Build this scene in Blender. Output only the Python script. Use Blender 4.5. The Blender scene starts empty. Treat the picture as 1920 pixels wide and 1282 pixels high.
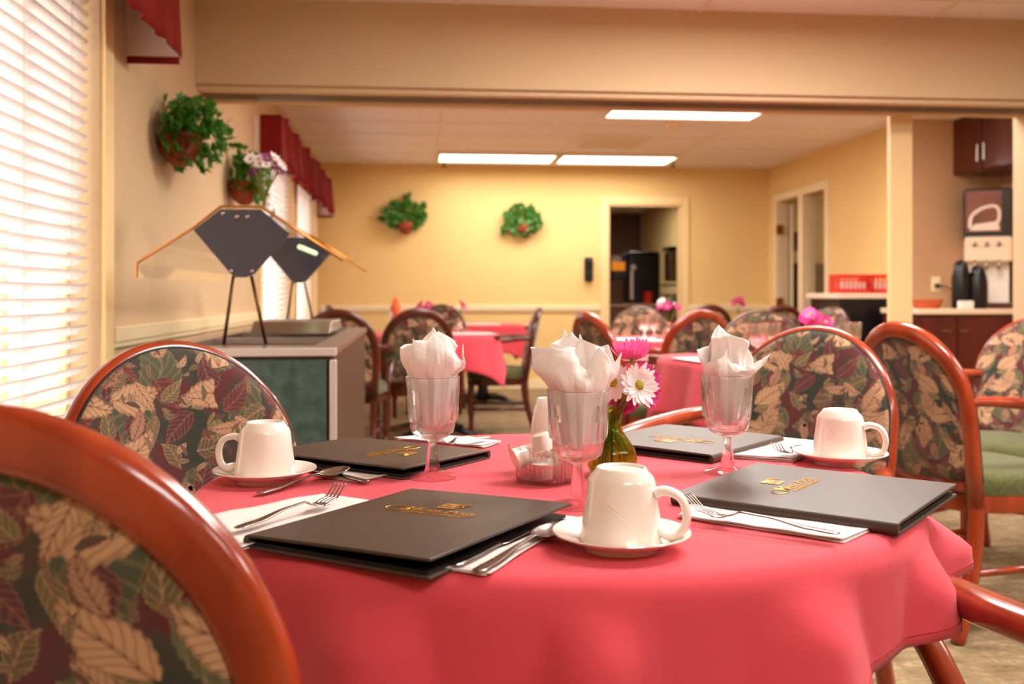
import bpy, math, random
from mathutils import Vector, Matrix, noise
R = math.radians
D = bpy.data
COL = bpy.context.scene.collection
S = bpy.context.scene

# ------------------------------------------------------------------ camera
CH, FPX, HY = 1.03, 1867.0, 553.0
YAW = math.atan(180 / FPX)
cY, sY = math.cos(YAW), math.sin(YAW)
cam = D.cameras.new('camera'); co = D.objects.new('camera', cam); COL.objects.link(co)
co.location = (0, 0, CH); co.rotation_euler = (R(90), 0, -YAW)
cam.sensor_width = 36; cam.lens = FPX / 1920 * 36
cam.shift_y = -(641 - HY) / 1920
cam.clip_start = .05
cam.dof.use_dof = True; cam.dof.focus_distance = 1.42; cam.dof.aperture_fstop = 5.0
S.camera = co

def at(px, py, z):
    d = (CH - z) * FPX / (py - HY); r = (px - 960) / FPX * d
    return Vector((r * cY + d * sY, -r * sY + d * cY, z))
def dp(px, d, z=0.0):
    r = (px - 960) / FPX * d
    return Vector((r * cY + d * sY, -r * sY + d * cY, z))

# ------------------------------------------------------------------ colour, world
def lin(c):
    o = []
    for v in c[:3]:
        v /= 255.0
        o.append(v / 12.92 if v <= .04045 else ((v + .055) / 1.055) ** 2.4)
    return (*o, 1)
S.view_settings.view_transform = 'Standard'; S.view_settings.look = 'None'
S.view_settings.gamma = 1; S.view_settings.use_curve_mapping = False
S.view_settings.exposure = 0.58
w = D.worlds.new('world'); S.world = w; w.use_nodes = True
bg = w.node_tree.nodes['Background']; bg.inputs[0].default_value = (1.0, .975, .96, 1); bg.inputs[1].default_value = 3.0
sl = D.lights.new('sun', 'SUN'); sl.energy = 3.2; sl.angle = R(3); sl.color = (1, .95, .9)
so = D.objects.new('sun', sl); COL.objects.link(so); so.rotation_euler = (R(12), R(-48), 0)

def area(name, loc, sx, sy, power, col=(1, .965, .925), rot=(0, 0, 0)):
    l = D.lights.new(name, 'AREA'); l.shape = 'RECTANGLE'; l.size = sx; l.size_y = sy; l.energy = power; l.color = col
    o = D.objects.new(name, l); COL.objects.link(o); o.location = loc; o.rotation_euler = rot
    return o
CEIL = 2.46
LAMPS = [(.82, 10.17, 12), (2.06, 10.17, 12), (2.06, 7.44, 34), (.82, 5.75, 30), (3.28, 5.75, 22), (-.3, 7.9, 0),  # the pair hidden just behind the header is added to light the far room
         (1.42, 1.75, 42), (.81, -.9, 24), (2.64, -.3, 14), (3.86, 2.36, 28), (1.42, 3.58, 46)]  # unseen panels added here brighten the table top (first) and header face (last)
for i, (x, y, p) in enumerate(LAMPS):
    if p: area('fluorescent_light', (x, y, CEIL - .075), 1.15, .54, p)

# ------------------------------------------------------------------ materials
def mat(name, col, rough=.5, metal=0, var=0, vscale=30, bump=0, bscale=200, spec=.5, trans=0, ior=1.45, coat=0, sheen=0, emit=None, es=1, col2=None, sss=0, alpha=1, aniso=None):
    m = D.materials.new(name); m.use_nodes = True
    nt = m.node_tree; b = nt.nodes['Principled BSDF']
    b.inputs['Base Color'].default_value = lin(col)
    b.inputs['Roughness'].default_value = rough; b.inputs['Metallic'].default_value = metal
    b.inputs['Specular IOR Level'].default_value = spec
    b.inputs['Transmission Weight'].default_value = trans; b.inputs['IOR'].default_value = ior
    b.inputs['Coat Weight'].default_value = coat; b.inputs['Coat Roughness'].default_value = .12
    b.inputs['Sheen Weight'].default_value = sheen
    b.inputs['Subsurface Weight'].default_value = sss
    b.inputs['Subsurface Radius'].default_value = (.02, .012, .008)
    if emit:
        b.inputs['Emission Color'].default_value = lin(emit); b.inputs['Emission Strength'].default_value = es
    tc = nt.nodes.new('ShaderNodeTexCoord')
    src = tc.outputs['Object']
    if aniso:
        mp = nt.nodes.new('ShaderNodeMapping'); mp.inputs['Scale'].default_value = aniso
        nt.links.new(src, mp.inputs[0]); src = mp.outputs[0]
    if var or col2:
        n = nt.nodes.new('ShaderNodeTexNoise'); n.inputs['Scale'].default_value = vscale; n.inputs['Detail'].default_value = 4
        nt.links.new(src, n.inputs['Vector'])
        cr = nt.nodes.new('ShaderNodeValToRGB'); nt.links.new(n.outputs['Fac'], cr.inputs[0])
        c1 = lin(col)
        if col2: c2 = lin(col2)
        else: c2 = tuple(v * (1 - var) for v in c1[:3]) + (1,)
        cr.color_ramp.elements[0].position = .35; cr.color_ramp.elements[1].position = .65
        cr.color_ramp.elements[0].color = c2; cr.color_ramp.elements[1].color = c1
        nt.links.new(cr.outputs[0], b.inputs['Base Color'])
    if bump:
        n = nt.nodes.new('ShaderNodeTexNoise'); n.inputs['Scale'].default_value = bscale; n.inputs['Detail'].default_value = 3
        nt.links.new(tc.outputs['Object'], n.inputs['Vector'])
        bp = nt.nodes.new('ShaderNodeBump'); bp.inputs['Strength'].default_value = bump; bp.inputs['Distance'].default_value = .002
        nt.links.new(n.outputs['Fac'], bp.inputs['Height']); nt.links.new(bp.outputs[0], b.inputs['Normal'])
    return m

def translucent(m, f, col):
    nt = m.node_tree; b = nt.nodes['Principled BSDF']; out = nt.nodes['Material Output']
    t = nt.nodes.new('ShaderNodeBsdfTranslucent'); t.inputs[0].default_value = lin(col)
    mx = nt.nodes.new('ShaderNodeMixShader'); mx.inputs[0].default_value = f
    nt.links.new(b.outputs[0], mx.inputs[1]); nt.links.new(t.outputs[0], mx.inputs[2]); nt.links.new(mx.outputs[0], out.inputs[0])
    return m

def clearer(m, f, col=(255, 255, 255)):
    nt = m.node_tree; b = nt.nodes['Principled BSDF']; out = nt.nodes['Material Output']
    t = nt.nodes.new('ShaderNodeBsdfTransparent'); t.inputs[0].default_value = lin(col)
    mx = nt.nodes.new('ShaderNodeMixShader'); mx.inputs[0].default_value = f
    nt.links.new(b.outputs[0], mx.inputs[1]); nt.links.new(t.outputs[0], mx.inputs[2]); nt.links.new(mx.outputs[0], out.inputs[0])
    return m

def tapestry():
    m = D.materials.new('leaf_tapestry'); m.use_nodes = True
    nt = m.node_tree; N = nt.nodes; Lk = nt.links; b = N['Principled BSDF']
    def node(t, **k):
        n = N.new(t)
        for a, v in k.items(): setattr(n, a, v)
        return n
    def M(op, a, bb=None, c=None):
        n = node('ShaderNodeMath', operation=op)
        for i, v in enumerate((a, bb, c)):
            if v is None: continue
            if isinstance(v, (int, float)): n.inputs[i].default_value = v
            else: Lk.new(v, n.inputs[i])
        return n.outputs[0]
    def mix(f, a, c):
        n = node('ShaderNodeMix', data_type='RGBA'); 
        if isinstance(f, (int, float)): n.inputs[0].default_value = f
        else: Lk.new(f, n.inputs[0])
        for i, v in ((6, a), (7, c)):
            if isinstance(v, tuple): n.inputs[i].default_value = v
            else: Lk.new(v, n.inputs[i])
        return n.outputs[2]
    tc = node('ShaderNodeTexCoord'); sp = node('ShaderNodeSeparateXYZ'); Lk.new(tc.outputs['Object'], sp.inputs[0])
    cb = node('ShaderNodeCombineXYZ'); Lk.new(sp.outputs[0], cb.inputs[0]); Lk.new(sp.outputs[2], cb.inputs[1])
    base = cb.outputs[0]
    # gentle warp
    nz = node('ShaderNodeTexNoise'); nz.inputs['Scale'].default_value = 14; nz.inputs['Detail'].default_value = 2; Lk.new(base, nz.inputs['Vector'])
    wv = node('ShaderNodeVectorMath', operation='MULTIPLY_ADD'); Lk.new(nz.outputs['Color'], wv.inputs[0]); wv.inputs[1].default_value = (.034, .034, 0); Lk.new(base, wv.inputs[2])
    warped = wv.outputs[0]
    def leaves(scale, off, L, W, thr, c1, c2, cv, under, stripe=26, edge=.03):
        mp = node('ShaderNodeMapping'); mp.inputs['Scale'].default_value = (scale, scale, 1); mp.inputs['Location'].default_value = (off, off * 1.7, 0); Lk.new(warped, mp.inputs[0])
        v = node('ShaderNodeTexVoronoi', voronoi_dimensions='2D', feature='F1'); v.inputs['Scale'].default_value = 1; v.inputs['Randomness'].default_value = .75
        Lk.new(mp.outputs[0], v.inputs['Vector'])
        sub = node('ShaderNodeVectorMath', operation='SUBTRACT'); Lk.new(mp.outputs[0], sub.inputs[0]); Lk.new(v.outputs['Position'], sub.inputs[1])
        col = node('ShaderNodeSeparateXYZ'); Lk.new(v.outputs['Color'], col.inputs[0])
        rt = node('ShaderNodeVectorRotate', rotation_type='Z_AXIS'); Lk.new(sub.outputs[0], rt.inputs['Vector']); Lk.new(M('MULTIPLY', col.outputs[0], 6.283), rt.inputs['Angle'])
        q = node('ShaderNodeSeparateXYZ'); Lk.new(rt.outputs[0], q.inputs[0])
        x = M('DIVIDE', q.outputs[0], L)
        ay = M('ABSOLUTE', M('ADD', q.outputs[1], M('MULTIPLY', M('MULTIPLY', x, x), .07)))
        par = M('SUBTRACT', 1, M('MULTIPLY', x, x))
        wd = M('MULTIPLY', M('MULTIPLY', par, W), M('ADD', 1, M('MULTIPLY', x, -.55)))
        # serrated rim
        ser = M('MULTIPLY', M('SINE', M('MULTIPLY', q.outputs[0], 60)), .012)
        d = M('ADD', M('SUBTRACT', wd, ay), ser)
        mask = node('ShaderNodeMapRange'); Lk.new(d, mask.inputs[0]); mask.inputs[1].default_value = 0; mask.inputs[2].default_value = edge
        ex = M('GREATER_THAN', col.outputs[2], thr)
        mk = M('MULTIPLY', mask.outputs[0], ex)
        vein = M('SINE', M('MULTIPLY', M('SUBTRACT', q.outputs[0], M('MULTIPLY', ay, 1.1)), stripe * 1.6))
        vr = node('ShaderNodeMapRange'); Lk.new(vein, vr.inputs[0]); vr.inputs[1].default_value = .25; vr.inputs[2].default_value = 1
        mid = M('LESS_THAN', ay, .022)
        rim = M('LESS_THAN', d, .05)
        vf = M('MINIMUM', M('ADD', M('MULTIPLY', vr.outputs[0], .45), M('ADD', M('MULTIPLY', mid, .5), M('MULTIPLY', rim, .35))), 1)
        c = mix(vf, mix(col.outputs[1], lin(c1), lin(c2)), lin(cv))
        return mix(mk, under, c)
    n2 = node('ShaderNodeTexNoise'); n2.inputs['Scale'].default_value = 11; n2.inputs['Detail'].default_value = 2; Lk.new(base, n2.inputs['Vector'])
    rp = node('ShaderNodeValToRGB'); Lk.new(n2.outputs['Fac'], rp.inputs[0]); e = rp.color_ramp.elements
    e[0].position = .40; e[0].color = lin((50, 52, 38)); e[1].position = .6; e[1].color = lin((92, 34, 36))
    k = rp.color_ramp.elements.new(.5); k.color = lin((66, 58, 44))
    c = rp.outputs[0]
    c = leaves(8.8, 3.1, .64, .33, .15, (92, 90, 62), (70, 76, 56), (132, 114, 78), c, 24)
    c = leaves(13, 7.7, .54, .26, .35, (108, 50, 46), (84, 40, 42), (140, 88, 72), c, 26)
    c = leaves(16, 1.9, .5, .24, .40, (118, 104, 66), (88, 70, 50), (170, 134, 98), c, 26)
    c = leaves(10.5, 11.3, .60, .27, .32, (208, 166, 124), (186, 140, 104), (124, 80, 58), c, 28)
    c = leaves(15, 5.9, .52, .20, .45, (200, 156, 118), (160, 112, 90), (108, 62, 50), c, 28)
    c = leaves(26, 2.3, .47, .15, .55, (196, 158, 120), (104, 92, 62), (92, 52, 44), c, 22)
    c = leaves(34, 8.8, .48, .13, .6, (66, 30, 32), (172, 128, 100), (70, 60, 44), c, 22)
    # weave
    wn = node('ShaderNodeTexNoise'); wn.inputs['Scale'].default_value = 420; Lk.new(base, wn.inputs['Vector'])
    c = mix(M('MULTIPLY', wn.outputs['Fac'], .22), c, lin((40, 34, 28)))
    Lk.new(c, b.inputs['Base Color']); b.inputs['Roughness'].default_value = .8; b.inputs['Sheen Weight'].default_value = .25
    b.inputs['Specular IOR Level'].default_value = .25
    bp = node('ShaderNodeBump'); bp.inputs['Strength'].default_value = .25; bp.inputs['Distance'].default_value = .001
    Lk.new(wn.outputs['Fac'], bp.inputs['Height']); Lk.new(bp.outputs[0], b.inputs['Normal'])
    return m

def carpet_mat():
    m = mat('patterned_carpet', (172, 150, 118), .95, col2=(112, 98, 72), vscale=9, bump=.8, bscale=500, spec=.1, aniso=(1, 2.2, 1))
    nt = m.node_tree; b = nt.nodes['Principled BSDF']
    src = b.inputs['Base Color'].links[0].from_socket
    n = nt.nodes.new('ShaderNodeTexNoise'); n.inputs['Scale'].default_value = 42; n.inputs['Detail'].default_value = 3
    tc = nt.nodes.new('ShaderNodeTexCoord'); nt.links.new(tc.outputs['Object'], n.inputs['Vector'])
    mx = nt.nodes.new('ShaderNodeMix'); mx.data_type = 'RGBA'
    rr = nt.nodes.new('ShaderNodeMapRange'); nt.links.new(n.outputs['Fac'], rr.inputs[0]); rr.inputs[1].default_value = .42; rr.inputs[2].default_value = .62
    nt.links.new(rr.outputs[0], mx.inputs[0]); nt.links.new(src, mx.inputs[6]); mx.inputs[7].default_value = lin((140, 112, 80))
    nt.links.new(mx.outputs[2], b.inputs['Base Color'])
    return m

K = dict(
    wall=mat('yellow_wall_paint', (234, 200, 134), .75, var=.04, vscale=2, bump=.08, bscale=300, spec=.3),
    tanwall=mat('tan_wall_paint', (212, 182, 144), .75, var=.04, vscale=2, bump=.08, bscale=300, spec=.3),
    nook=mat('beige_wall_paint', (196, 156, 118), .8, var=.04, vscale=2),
    trim=mat('cream_trim_paint', (240, 220, 178), .4),
    ytrim=mat('pale_yellow_trim_paint', (240, 208, 150), .45),
    ceil=mat('ceiling_tile', (246, 238, 234), .9, var=.05, vscale=60, bump=.3, bscale=180, spec=.1),
    grid=mat('ceiling_grid_paint', (236, 222, 200), .6),
    carpet=carpet_mat(),
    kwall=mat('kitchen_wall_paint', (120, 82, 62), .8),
    track=mat('grey_metal_track', (150, 135, 120), .35, .6),
    glass=clearer(mat('clear_glass', (255, 255, 255), .0, trans=1, ior=1.5), .28),
    pane=clearer(mat('window_pane_glass', (255, 255, 255), .0, trans=1, ior=1.45), .85),
    vaseg=clearer(mat('green_vase_glass', (190, 214, 116), .02, trans=1, ior=1.46), .6, (222, 228, 150)),
    diff=mat('lamp_diffuser', (255, 255, 250), .5, emit=(255, 246, 232), es=3.2),
    white=mat('white_paint', (240, 232, 222), .4),
    slat=translucent(mat('blind_slat', (246, 242, 242), .45), .42, (255, 248, 244)),
    wood=mat('red_mahogany_wood', (168, 62, 26), .24, col2=(134, 42, 16), vscale=16, coat=.6, aniso=(1, 1, .25)),
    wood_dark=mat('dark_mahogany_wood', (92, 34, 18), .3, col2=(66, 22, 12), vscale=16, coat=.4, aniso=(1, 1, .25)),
    tap=tapestry(),
    green=mat('green_seat_fabric', (92, 92, 52), .85, var=.3, vscale=90, bump=.4, bscale=400, sheen=.2, spec=.2),
    cloth=mat('coral_red_tablecloth', (220, 76, 88), .82, var=.04, vscale=6, bump=.25, bscale=900, sheen=.12, spec=.2),
    stitch=mat('hem_stitching', (176, 44, 54), .9),
    cup=mat('white_porcelain', (246, 234, 224), .12, coat=.5, spec=.5),
    menu=mat('black_leatherette', (70, 56, 47), .40, bump=.12, bscale=600, spec=.42),
    page=mat('dark_page_edge', (20, 16, 18), .5),
    gold=mat('gold_foil', (226, 164, 60), .35, .75),
    steel=mat('polished_steel', (168, 160, 154), .2, 1),
    bsteel=mat('brushed_steel', (190, 184, 178), .32, 1),
    paper=translucent(mat('white_paper_napkin', (250, 242, 238), .9, bump=.3, bscale=260, spec=.1), .22, (255, 245, 240)),
    papermat=mat('paper_placemat', (246, 236, 226), .9),
    pink=translucent(mat('pink_petal', (240, 112, 178), .6), .3, (250, 110, 185)),
    pinkd=translucent(mat('magenta_petal', (206, 48, 132), .6), .3, (220, 60, 150)),
    wpet=translucent(mat('white_petal', (252, 240, 240), .6), .3, (255, 240, 240)),
    purple=translucent(mat('purple_petal', (150, 70, 130), .6), .3, (160, 80, 150)),
    yel=mat('yellow_flower_eye', (196, 178, 20), .8, col2=(150, 130, 10), vscale=900, bump=1, bscale=900),
    stem=mat('green_stem', (118, 130, 48), .5, var=.3, vscale=80),
    ivy=translucent(mat('ivy_leaf', (38, 90, 24), .45, col2=(92, 148, 50), vscale=26), .25, (80, 160, 40)),
    ivy2=translucent(mat('pale_ivy_leaf', (112, 152, 84), .45, col2=(56, 116, 40), vscale=30), .25, (80, 160, 40)),
    terra=mat('terracotta_pot', (150, 66, 36), .7, var=.25, vscale=20, bump=.4, bscale=60),
    val=mat('burgundy_valance', (130, 24, 20), .7, var=.15, vscale=12, spec=.2),
    lining=mat('white_valance_lining', (240, 222, 210), .8),
    laminate=mat('green_marble_laminate', (84, 104, 98), .3, col2=(62, 82, 78), vscale=26, bump=.05, bscale=40),
    brown=mat('brown_cabinet_side', (84, 58, 38), .5, var=.2, vscale=10),
    smoke=mat('dark_smoked_panel', (62, 64, 76), .12, spec=.9),
    tint=clearer(mat('sneeze_guard_glass', (255, 246, 232), .02, trans=1, ior=1.45), .7),
    brass=mat('brass_edge', (214, 140, 56), .28, .9),
    bronze=mat('bronze_post', (92, 62, 34), .35, .8),
    black=mat('black_plastic', (16, 15, 17), .3, spec=.5),
    maroon=mat('maroon_cabinet_laminate', (88, 26, 16), .35, col2=(72, 18, 12), vscale=8, coat=.3, aniso=(1, 1, .2)),
    counter=mat('cream_countertop', (232, 206, 178), .4),
    redp=mat('red_plastic', (214, 48, 30), .4),
    orange=mat('orange_basket_wicker', (206, 96, 48), .7, var=.4, vscale=70, bump=1, bscale=120),
    ad=mat('brown_photo_panel', (120, 58, 36), .35, col2=(70, 28, 18), vscale=6, emit=(120, 58, 36), es=.25),
    adw=mat('cup_picture_white', (232, 214, 200), .4),
    orangel=mat('orange_label', (240, 140, 30), .5, emit=(240, 140, 30), es=.4),
    bluel=mat('blue_label', (50, 60, 150), .5),
    label=mat('yellow_foil_label', (246, 184, 84), .35),
    pinkl=mat('pink_label_mark', (214, 60, 100), .5),
    gwall=mat('outside_ground', (150, 118, 80), .9),
    alu=mat('pale_aluminium', (222, 210, 204), .45, .5),
    tube=mat('pale_green_lamp_tube', (200, 220, 170), .4, emit=(200, 220, 170), es=.7),
    cord=mat('blind_cord', (236, 226, 220), .8),
)

# ------------------------------------------------------------------ mesh helpers
class MB:
    def __init__(s): s.v = []; s.f = []; s.mi = []; s.cur = 0
    def add(s, vs, fs):
        n = len(s.v); s.v += [tuple(p) for p in vs]
        for f in fs: s.f.append(tuple(i + n for i in f)); s.mi.append(s.cur)
        return s
    def box(s, x0, x1, y0, y1, z0, z1, M=None):
        vs = [Vector(p) for p in ((x0, y0, z0), (x1, y0, z0), (x1, y1, z0), (x0, y1, z0), (x0, y0, z1), (x1, y0, z1), (x1, y1, z1), (x0, y1, z1))]
        if M: vs = [M @ p for p in vs]
        return s.add(vs, [(0, 3, 2, 1), (4, 5, 6, 7), (0, 1, 5, 4), (1, 2, 6, 5), (2, 3, 7, 6), (3, 0, 4, 7)])
    def tube(s, pts, rad, seg=12, sq=(1, 1), up=None, power=2.0, cap=True):
        pts = [Vector(p) for p in pts]; n = len(pts)
        if not isinstance(rad, (list, tuple)): rad = [rad] * n
        rings = []; U = Vector(up) if up else None
        prev = None
        for i, p in enumerate(pts):
            t = (pts[min(i + 1, n - 1)] - pts[max(i - 1, 0)]).normalized()
            if prev is None:
                a = U if U else (Vector((0, 0, 1)) if abs(t.z) < .9 else Vector((1, 0, 0)))
            else: a = U if U else prev
            u = (a - t * a.dot(t))
            if u.length < 1e-5: u = Vector((1, 0, 0)) - t * t.x
            u.normalize(); v = t.cross(u); prev = u
            ring = []
            for k in range(seg):
                an = 2 * math.pi * k / seg; c, d = math.cos(an), math.sin(an)
                if power != 2:
                    q = (abs(c) ** power + abs(d) ** power) ** (-1 / power); c *= q; d *= q
                ring.append(p + (u * c * sq[0] + v * d * sq[1]) * rad[i])
            rings.append(ring)
        vs = [q for r in rings for q in r]; fs = []
        for i in range(n - 1):
            for k in range(seg):
                a = i * seg + k; b2 = i * seg + (k + 1) % seg
                fs.append((a, b2, b2 + seg, a + seg))
        if cap:
            fs.append(tuple(range(seg))[::-1]); fs.append(tuple(range((n - 1) * seg, n * seg)))
        return s.add(vs, fs)
    def lathe(s, prof, seg=48, M=None, fn=None, close=False):
        vs = []; fs = []; m = len(prof)
        for i, (r, z) in enumerate(prof):
            for k in range(seg):
                a = 2 * math.pi * k / seg; rr = fn(i, a, r, z) if fn else r
                p = Vector((rr * math.cos(a), rr * math.sin(a), z)); vs.append(M @ p if M else p)
        for i in range(m - (0 if close else 1)):
            j = (i + 1) % m
            for k in range(seg):
                k2 = (k + 1) % seg
                fs.append((i * seg + k, i * seg + k2, j * seg + k2, j * seg + k))
        if not close:
            if prof[0][0] > 1e-6: fs.append(tuple(range(seg))[::-1])
            if prof[-1][0] > 1e-6: fs.append(tuple(range((m - 1) * seg, m * seg)))
        return s.add(vs, fs)
    def prism(s, poly, a0, a1, axis='z', M=None):
        def P(u, v, w_):
            p = {'z': (u, v, w_), 'y': (u, w_, v), 'x': (w_, u, v)}[axis]; p = Vector(p); return M @ p if M else p
        n = len(poly); vs = [P(u, v, a0) for u, v in poly] + [P(u, v, a1) for u, v in poly]
        fs = [tuple(range(n))[::-1], tuple(range(n, 2 * n))] + [(i, (i + 1) % n, n + (i + 1) % n, n + i) for i in range(n)]
        return s.add(vs, fs)
    def grid(s, P, nu, nv, wrap=False):
        vs = [P(i, j) for i in range(nu) for j in range(nv)]; fs = []
        for i in range(nu - 1):
            for j in range(nv - (0 if wrap else 1)):
                j2 = (j + 1) % nv; fs.append((i * nv + j, i * nv + j2, (i + 1) * nv + j2, (i + 1) * nv + j))
        return s.add(vs, fs)
    def xf(s, M): s.v = [tuple(M @ Vector(p)) for p in s.v]; return s
    def build(s, name, m, parent=None, smooth=False, bevel=0, sub=0, solid=0, auto=None, seg=2):
        me = D.meshes.new(name); me.from_pydata(s.v, [], s.f)
        for q in (m if isinstance(m, (list, tuple)) else [m]): me.materials.append(q)
        me.update()
        import bmesh
        b = bmesh.new(); b.from_mesh(me); bmesh.ops.remove_doubles(b, verts=b.verts, dist=1e-6)
        if len(set(s.mi)) <= 1: pass
        bmesh.ops.recalc_face_normals(b, faces=b.faces); b.to_mesh(me); b.free()
        if s.mi and max(s.mi) > 0 and len(me.polygons) == len(s.mi): me.polygons.foreach_set('material_index', s.mi)
        if smooth:
            for p in me.polygons: p.use_smooth = True
            if auto: me.set_sharp_from_angle(angle=R(auto))
        o = D.objects.new(name, me); COL.objects.link(o)
        if parent: o.parent = parent
        if solid:
            q = o.modifiers.new('solid', 'SOLIDIFY'); q.thickness = solid; q.offset = 0
        if bevel:
            q = o.modifiers.new('bevel', 'BEVEL'); q.width = bevel; q.segments = seg; q.limit_method = 'ANGLE'; q.angle_limit = R(35)
        if sub:
            q = o.modifiers.new('sub', 'SUBSURF'); q.levels = sub; q.render_levels = sub
        return o
def box(*a, M=None): return MB().box(*a, M=M)
def tag(o, label=None, cat=None, group=None, kind=None):
    if label: o['label'] = label
    if cat: o['category'] = cat
    if group: o['group'] = group
    if kind: o['kind'] = kind
    return o
def thing(name, label, cat, loc=(0, 0, 0), rz=0, group=None):
    o = D.objects.new(name, None); o.empty_display_size = .05; COL.objects.link(o)
    o.location = loc; o.rotation_euler = (0, 0, rz)
    return tag(o, label, cat, group)
def struct(name, mb, m, **k): return tag(mb.build(name, m, **k), kind='structure')
KIDS = {}
def copy_tree(root, loc, rz, label, group=None, parent=None):
    r = root.copy(); COL.objects.link(r); r.location = loc; r.rotation_euler = (0, 0, rz)
    if label: r['label'] = label
    if group: r['group'] = group
    def rec(a, b):
        for ch in [o for o in D.objects if o.parent == a]:
            c = ch.copy(); COL.objects.link(c); c.parent = b; rec(ch, c)
    kids = [o for o in D.objects if o.parent == root]
    for ch in kids:
        c = ch.copy(); COL.objects.link(c); c.parent = r
        for g in [o for o in D.objects if o.parent == ch]:
            d = g.copy(); COL.objects.link(d); d.parent = c
    return r
def smooth_path(pts, n=6):
    pts = [Vector(p) for p in pts]; out = []
    for i in range(len(pts) - 1):
        p0 = pts[max(i - 1, 0)]; p1 = pts[i]; p2 = pts[i + 1]; p3 = pts[min(i + 2, len(pts) - 1)]
        for k in range(n):
            t = k / n
            out.append(.5 * ((2 * p1) + (p2 - p0) * t + (2 * p0 - 5 * p1 + 4 * p2 - p3) * t * t + (3 * p1 - p0 - 3 * p2 + p3) * t ** 3))
    out.append(pts[-1]); return out

# ------------------------------------------------------------------ room shell
XL, XR, YB, YF = -1.05, 3.97, 10.93, -2.6
YH0, YH1 = 4.89, 5.30      # header front and back faces
HZ = 2.045                 # header underside
NY = 7.75                  # beverage nook back wall
NX = 4.78                  # beverage nook right wall
FX = 6.2                   # front room right wall
struct('floor', box(XL - .15, FX + .15, YF, 17.6, -.1, 0), K['carpet'])
struct('ceiling', box(XL - .15, FX + .15, YF, YB + .12, CEIL, CEIL + .1), K['ceil'])
# outside
struct('outside_ground', box(-14, XL - .4, -4, 18, -.5, -.4), K['gwall'])
# ceiling grid
g = MB()
k = 0
for i in range(-1, 6):
    x = .20 + 1.22 * i
    if x > XL and x < FX: g.box(x - .013, x + .013, YF, YB, CEIL - .006, CEIL)
y = 10.71
while y > YF:
    if not (YH0 - .02 < y < YH1 + .02): g.box(XL, FX, y - .011, y + .011, CEIL - .005, CEIL)
    y -= .61
struct('ceiling_grid', g, K['grid'])
# left wall with three window openings
WIN = [(1.62, 3.44, .60, 2.08), (6.86, 8.60, .75, 2.08), (8.86, 10.50, .75, 2.08)]
g = MB(); x0, x1 = XL - .15, XL
ys = YF
for (a, b_, z0, z1) in WIN:
    g.box(x0, x1, ys, a, 0, CEIL); g.box(x0, x1, a, b_, 0, z0); g.box(x0, x1, a, b_, z1, CEIL); ys = b_
g.box(x0, x1, ys, YB + .1, 0, CEIL)
struct('wall_left', g, K['tanwall'])
for i, (a, b_, z0, z1) in enumerate(WIN):
    g = MB(); t = .10 if i == 0 else .08
    g.box(XL, XL + .018, a - t, a, z0 - t, z1 + t).box(XL, XL + .018, b_, b_ + t, z0 - t, z1 + t)
    g.box(XL, XL + .018, a, b_, z1, z1 + t).box(XL, XL + .018, a, b_, z0 - t, z0).box(XL - .10, XL + .04, a - .02, b_ + .02, z0 - .02, z0)
    for (p, q) in ((a, a + .03), (b_ - .03, b_)): g.box(XL - .14, XL - .10, p, q, z0, z1)
    g.box(XL - .14, XL - .10, a, b_, z0, z0 + .04).box(XL - .14, XL - .10, a, b_, z1 - .04, z1)
    ym = 2.93 if i == 0 else (a + b_) / 2
    g.box(XL - .14, XL - .10, ym - .018, ym + .018, z0, z1)
    f = struct('window_%d' % (i + 1), g, K['ytrim'], bevel=.003)
    MB().box(XL - .125, XL - .12, a + .03, b_ - .03, z0 + .04, z1 - .04).build('window_pane', K['pane'], f)
# back wall with doorway
dx0, dx1 = dp(1141, 11.05).x, dp(1280, 11.1).x
DT = 2.04
g = MB()
g.box(XL, dx0, YB, YB + .12, 0, CEIL).box(dx1, XR + .12, YB, YB + .12, 0, CEIL).box(dx0, dx1, YB, YB + .12, DT, CEIL)
struct('wall_back', g, K['wall'])
g = MB(); t = .085
g.box(dx0 - t, dx0, YB - .018, YB, 0, DT + t).box(dx1, dx1 + t, YB - .018, YB, 0, DT + t).box(dx0, dx1, YB - .018, YB, DT, DT + t)
g.box(dx0, dx0 + .02, YB, YB + .12, 0, DT).box(dx1 - .02, dx1, YB, YB + .12, 0, DT).box(dx0, dx1, YB, YB + .12, DT - .02, DT)
struct('door_1', g, K['ytrim'], bevel=.003)
# right wall with doorway and sidelight
ra, rb, rc, rd = 9.35, 9.90, 10.02, 10.66
g = MB(); X0, X1 = XR, XR + .12
g.box(X0, X1, NY, ra, 0, CEIL).box(X0, X1, rd, YB, 0, CEIL).box(X0, X1, ra, rd, 2.06, CEIL)
struct('wall_right', g, K['wall'])
g = MB()
g.box(X0 - .018, X1, rb, rc, 0, 2.06).box(X0 - .018, X0, ra - .08, ra, 0, 2.14).box(X0 - .018, X0, rd, rd + .08, 0, 2.14).box(X0 - .018, X0, ra, rd, 2.06, 2.14)
g.box(X0, X1, ra, ra + .02, 0, 2.06).box(X0, X1, rd - .02, rd, 0, 2.06).box(X0, X1, ra + .02, rb, 0, .06)
d2 = struct('door_2', g, K['trim'], bevel=.003)
for zz in (.95, 1.75):
    MB().box(X0 - .024, X0 + .05, rd - .045, rd - .02, zz - .05, zz + .05).build('hinge', K['brass'], d2)
# open leaf of that door, standing inside the far room
M = Matrix.Translation((XR + .13, rd - .03, 0)) @ Matrix.Rotation(R(73), 4, 'Z')
lf = box(0, .58, -.04, 0, .01, 2.03, M=M)
struct('door_3', lf, K['trim'], bevel=.003)
MB().box(XR + .06, XR + .066, ra + .02, rb, .06, 2.04).build('sidelight_pane', K['pane'], d2)
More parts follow.
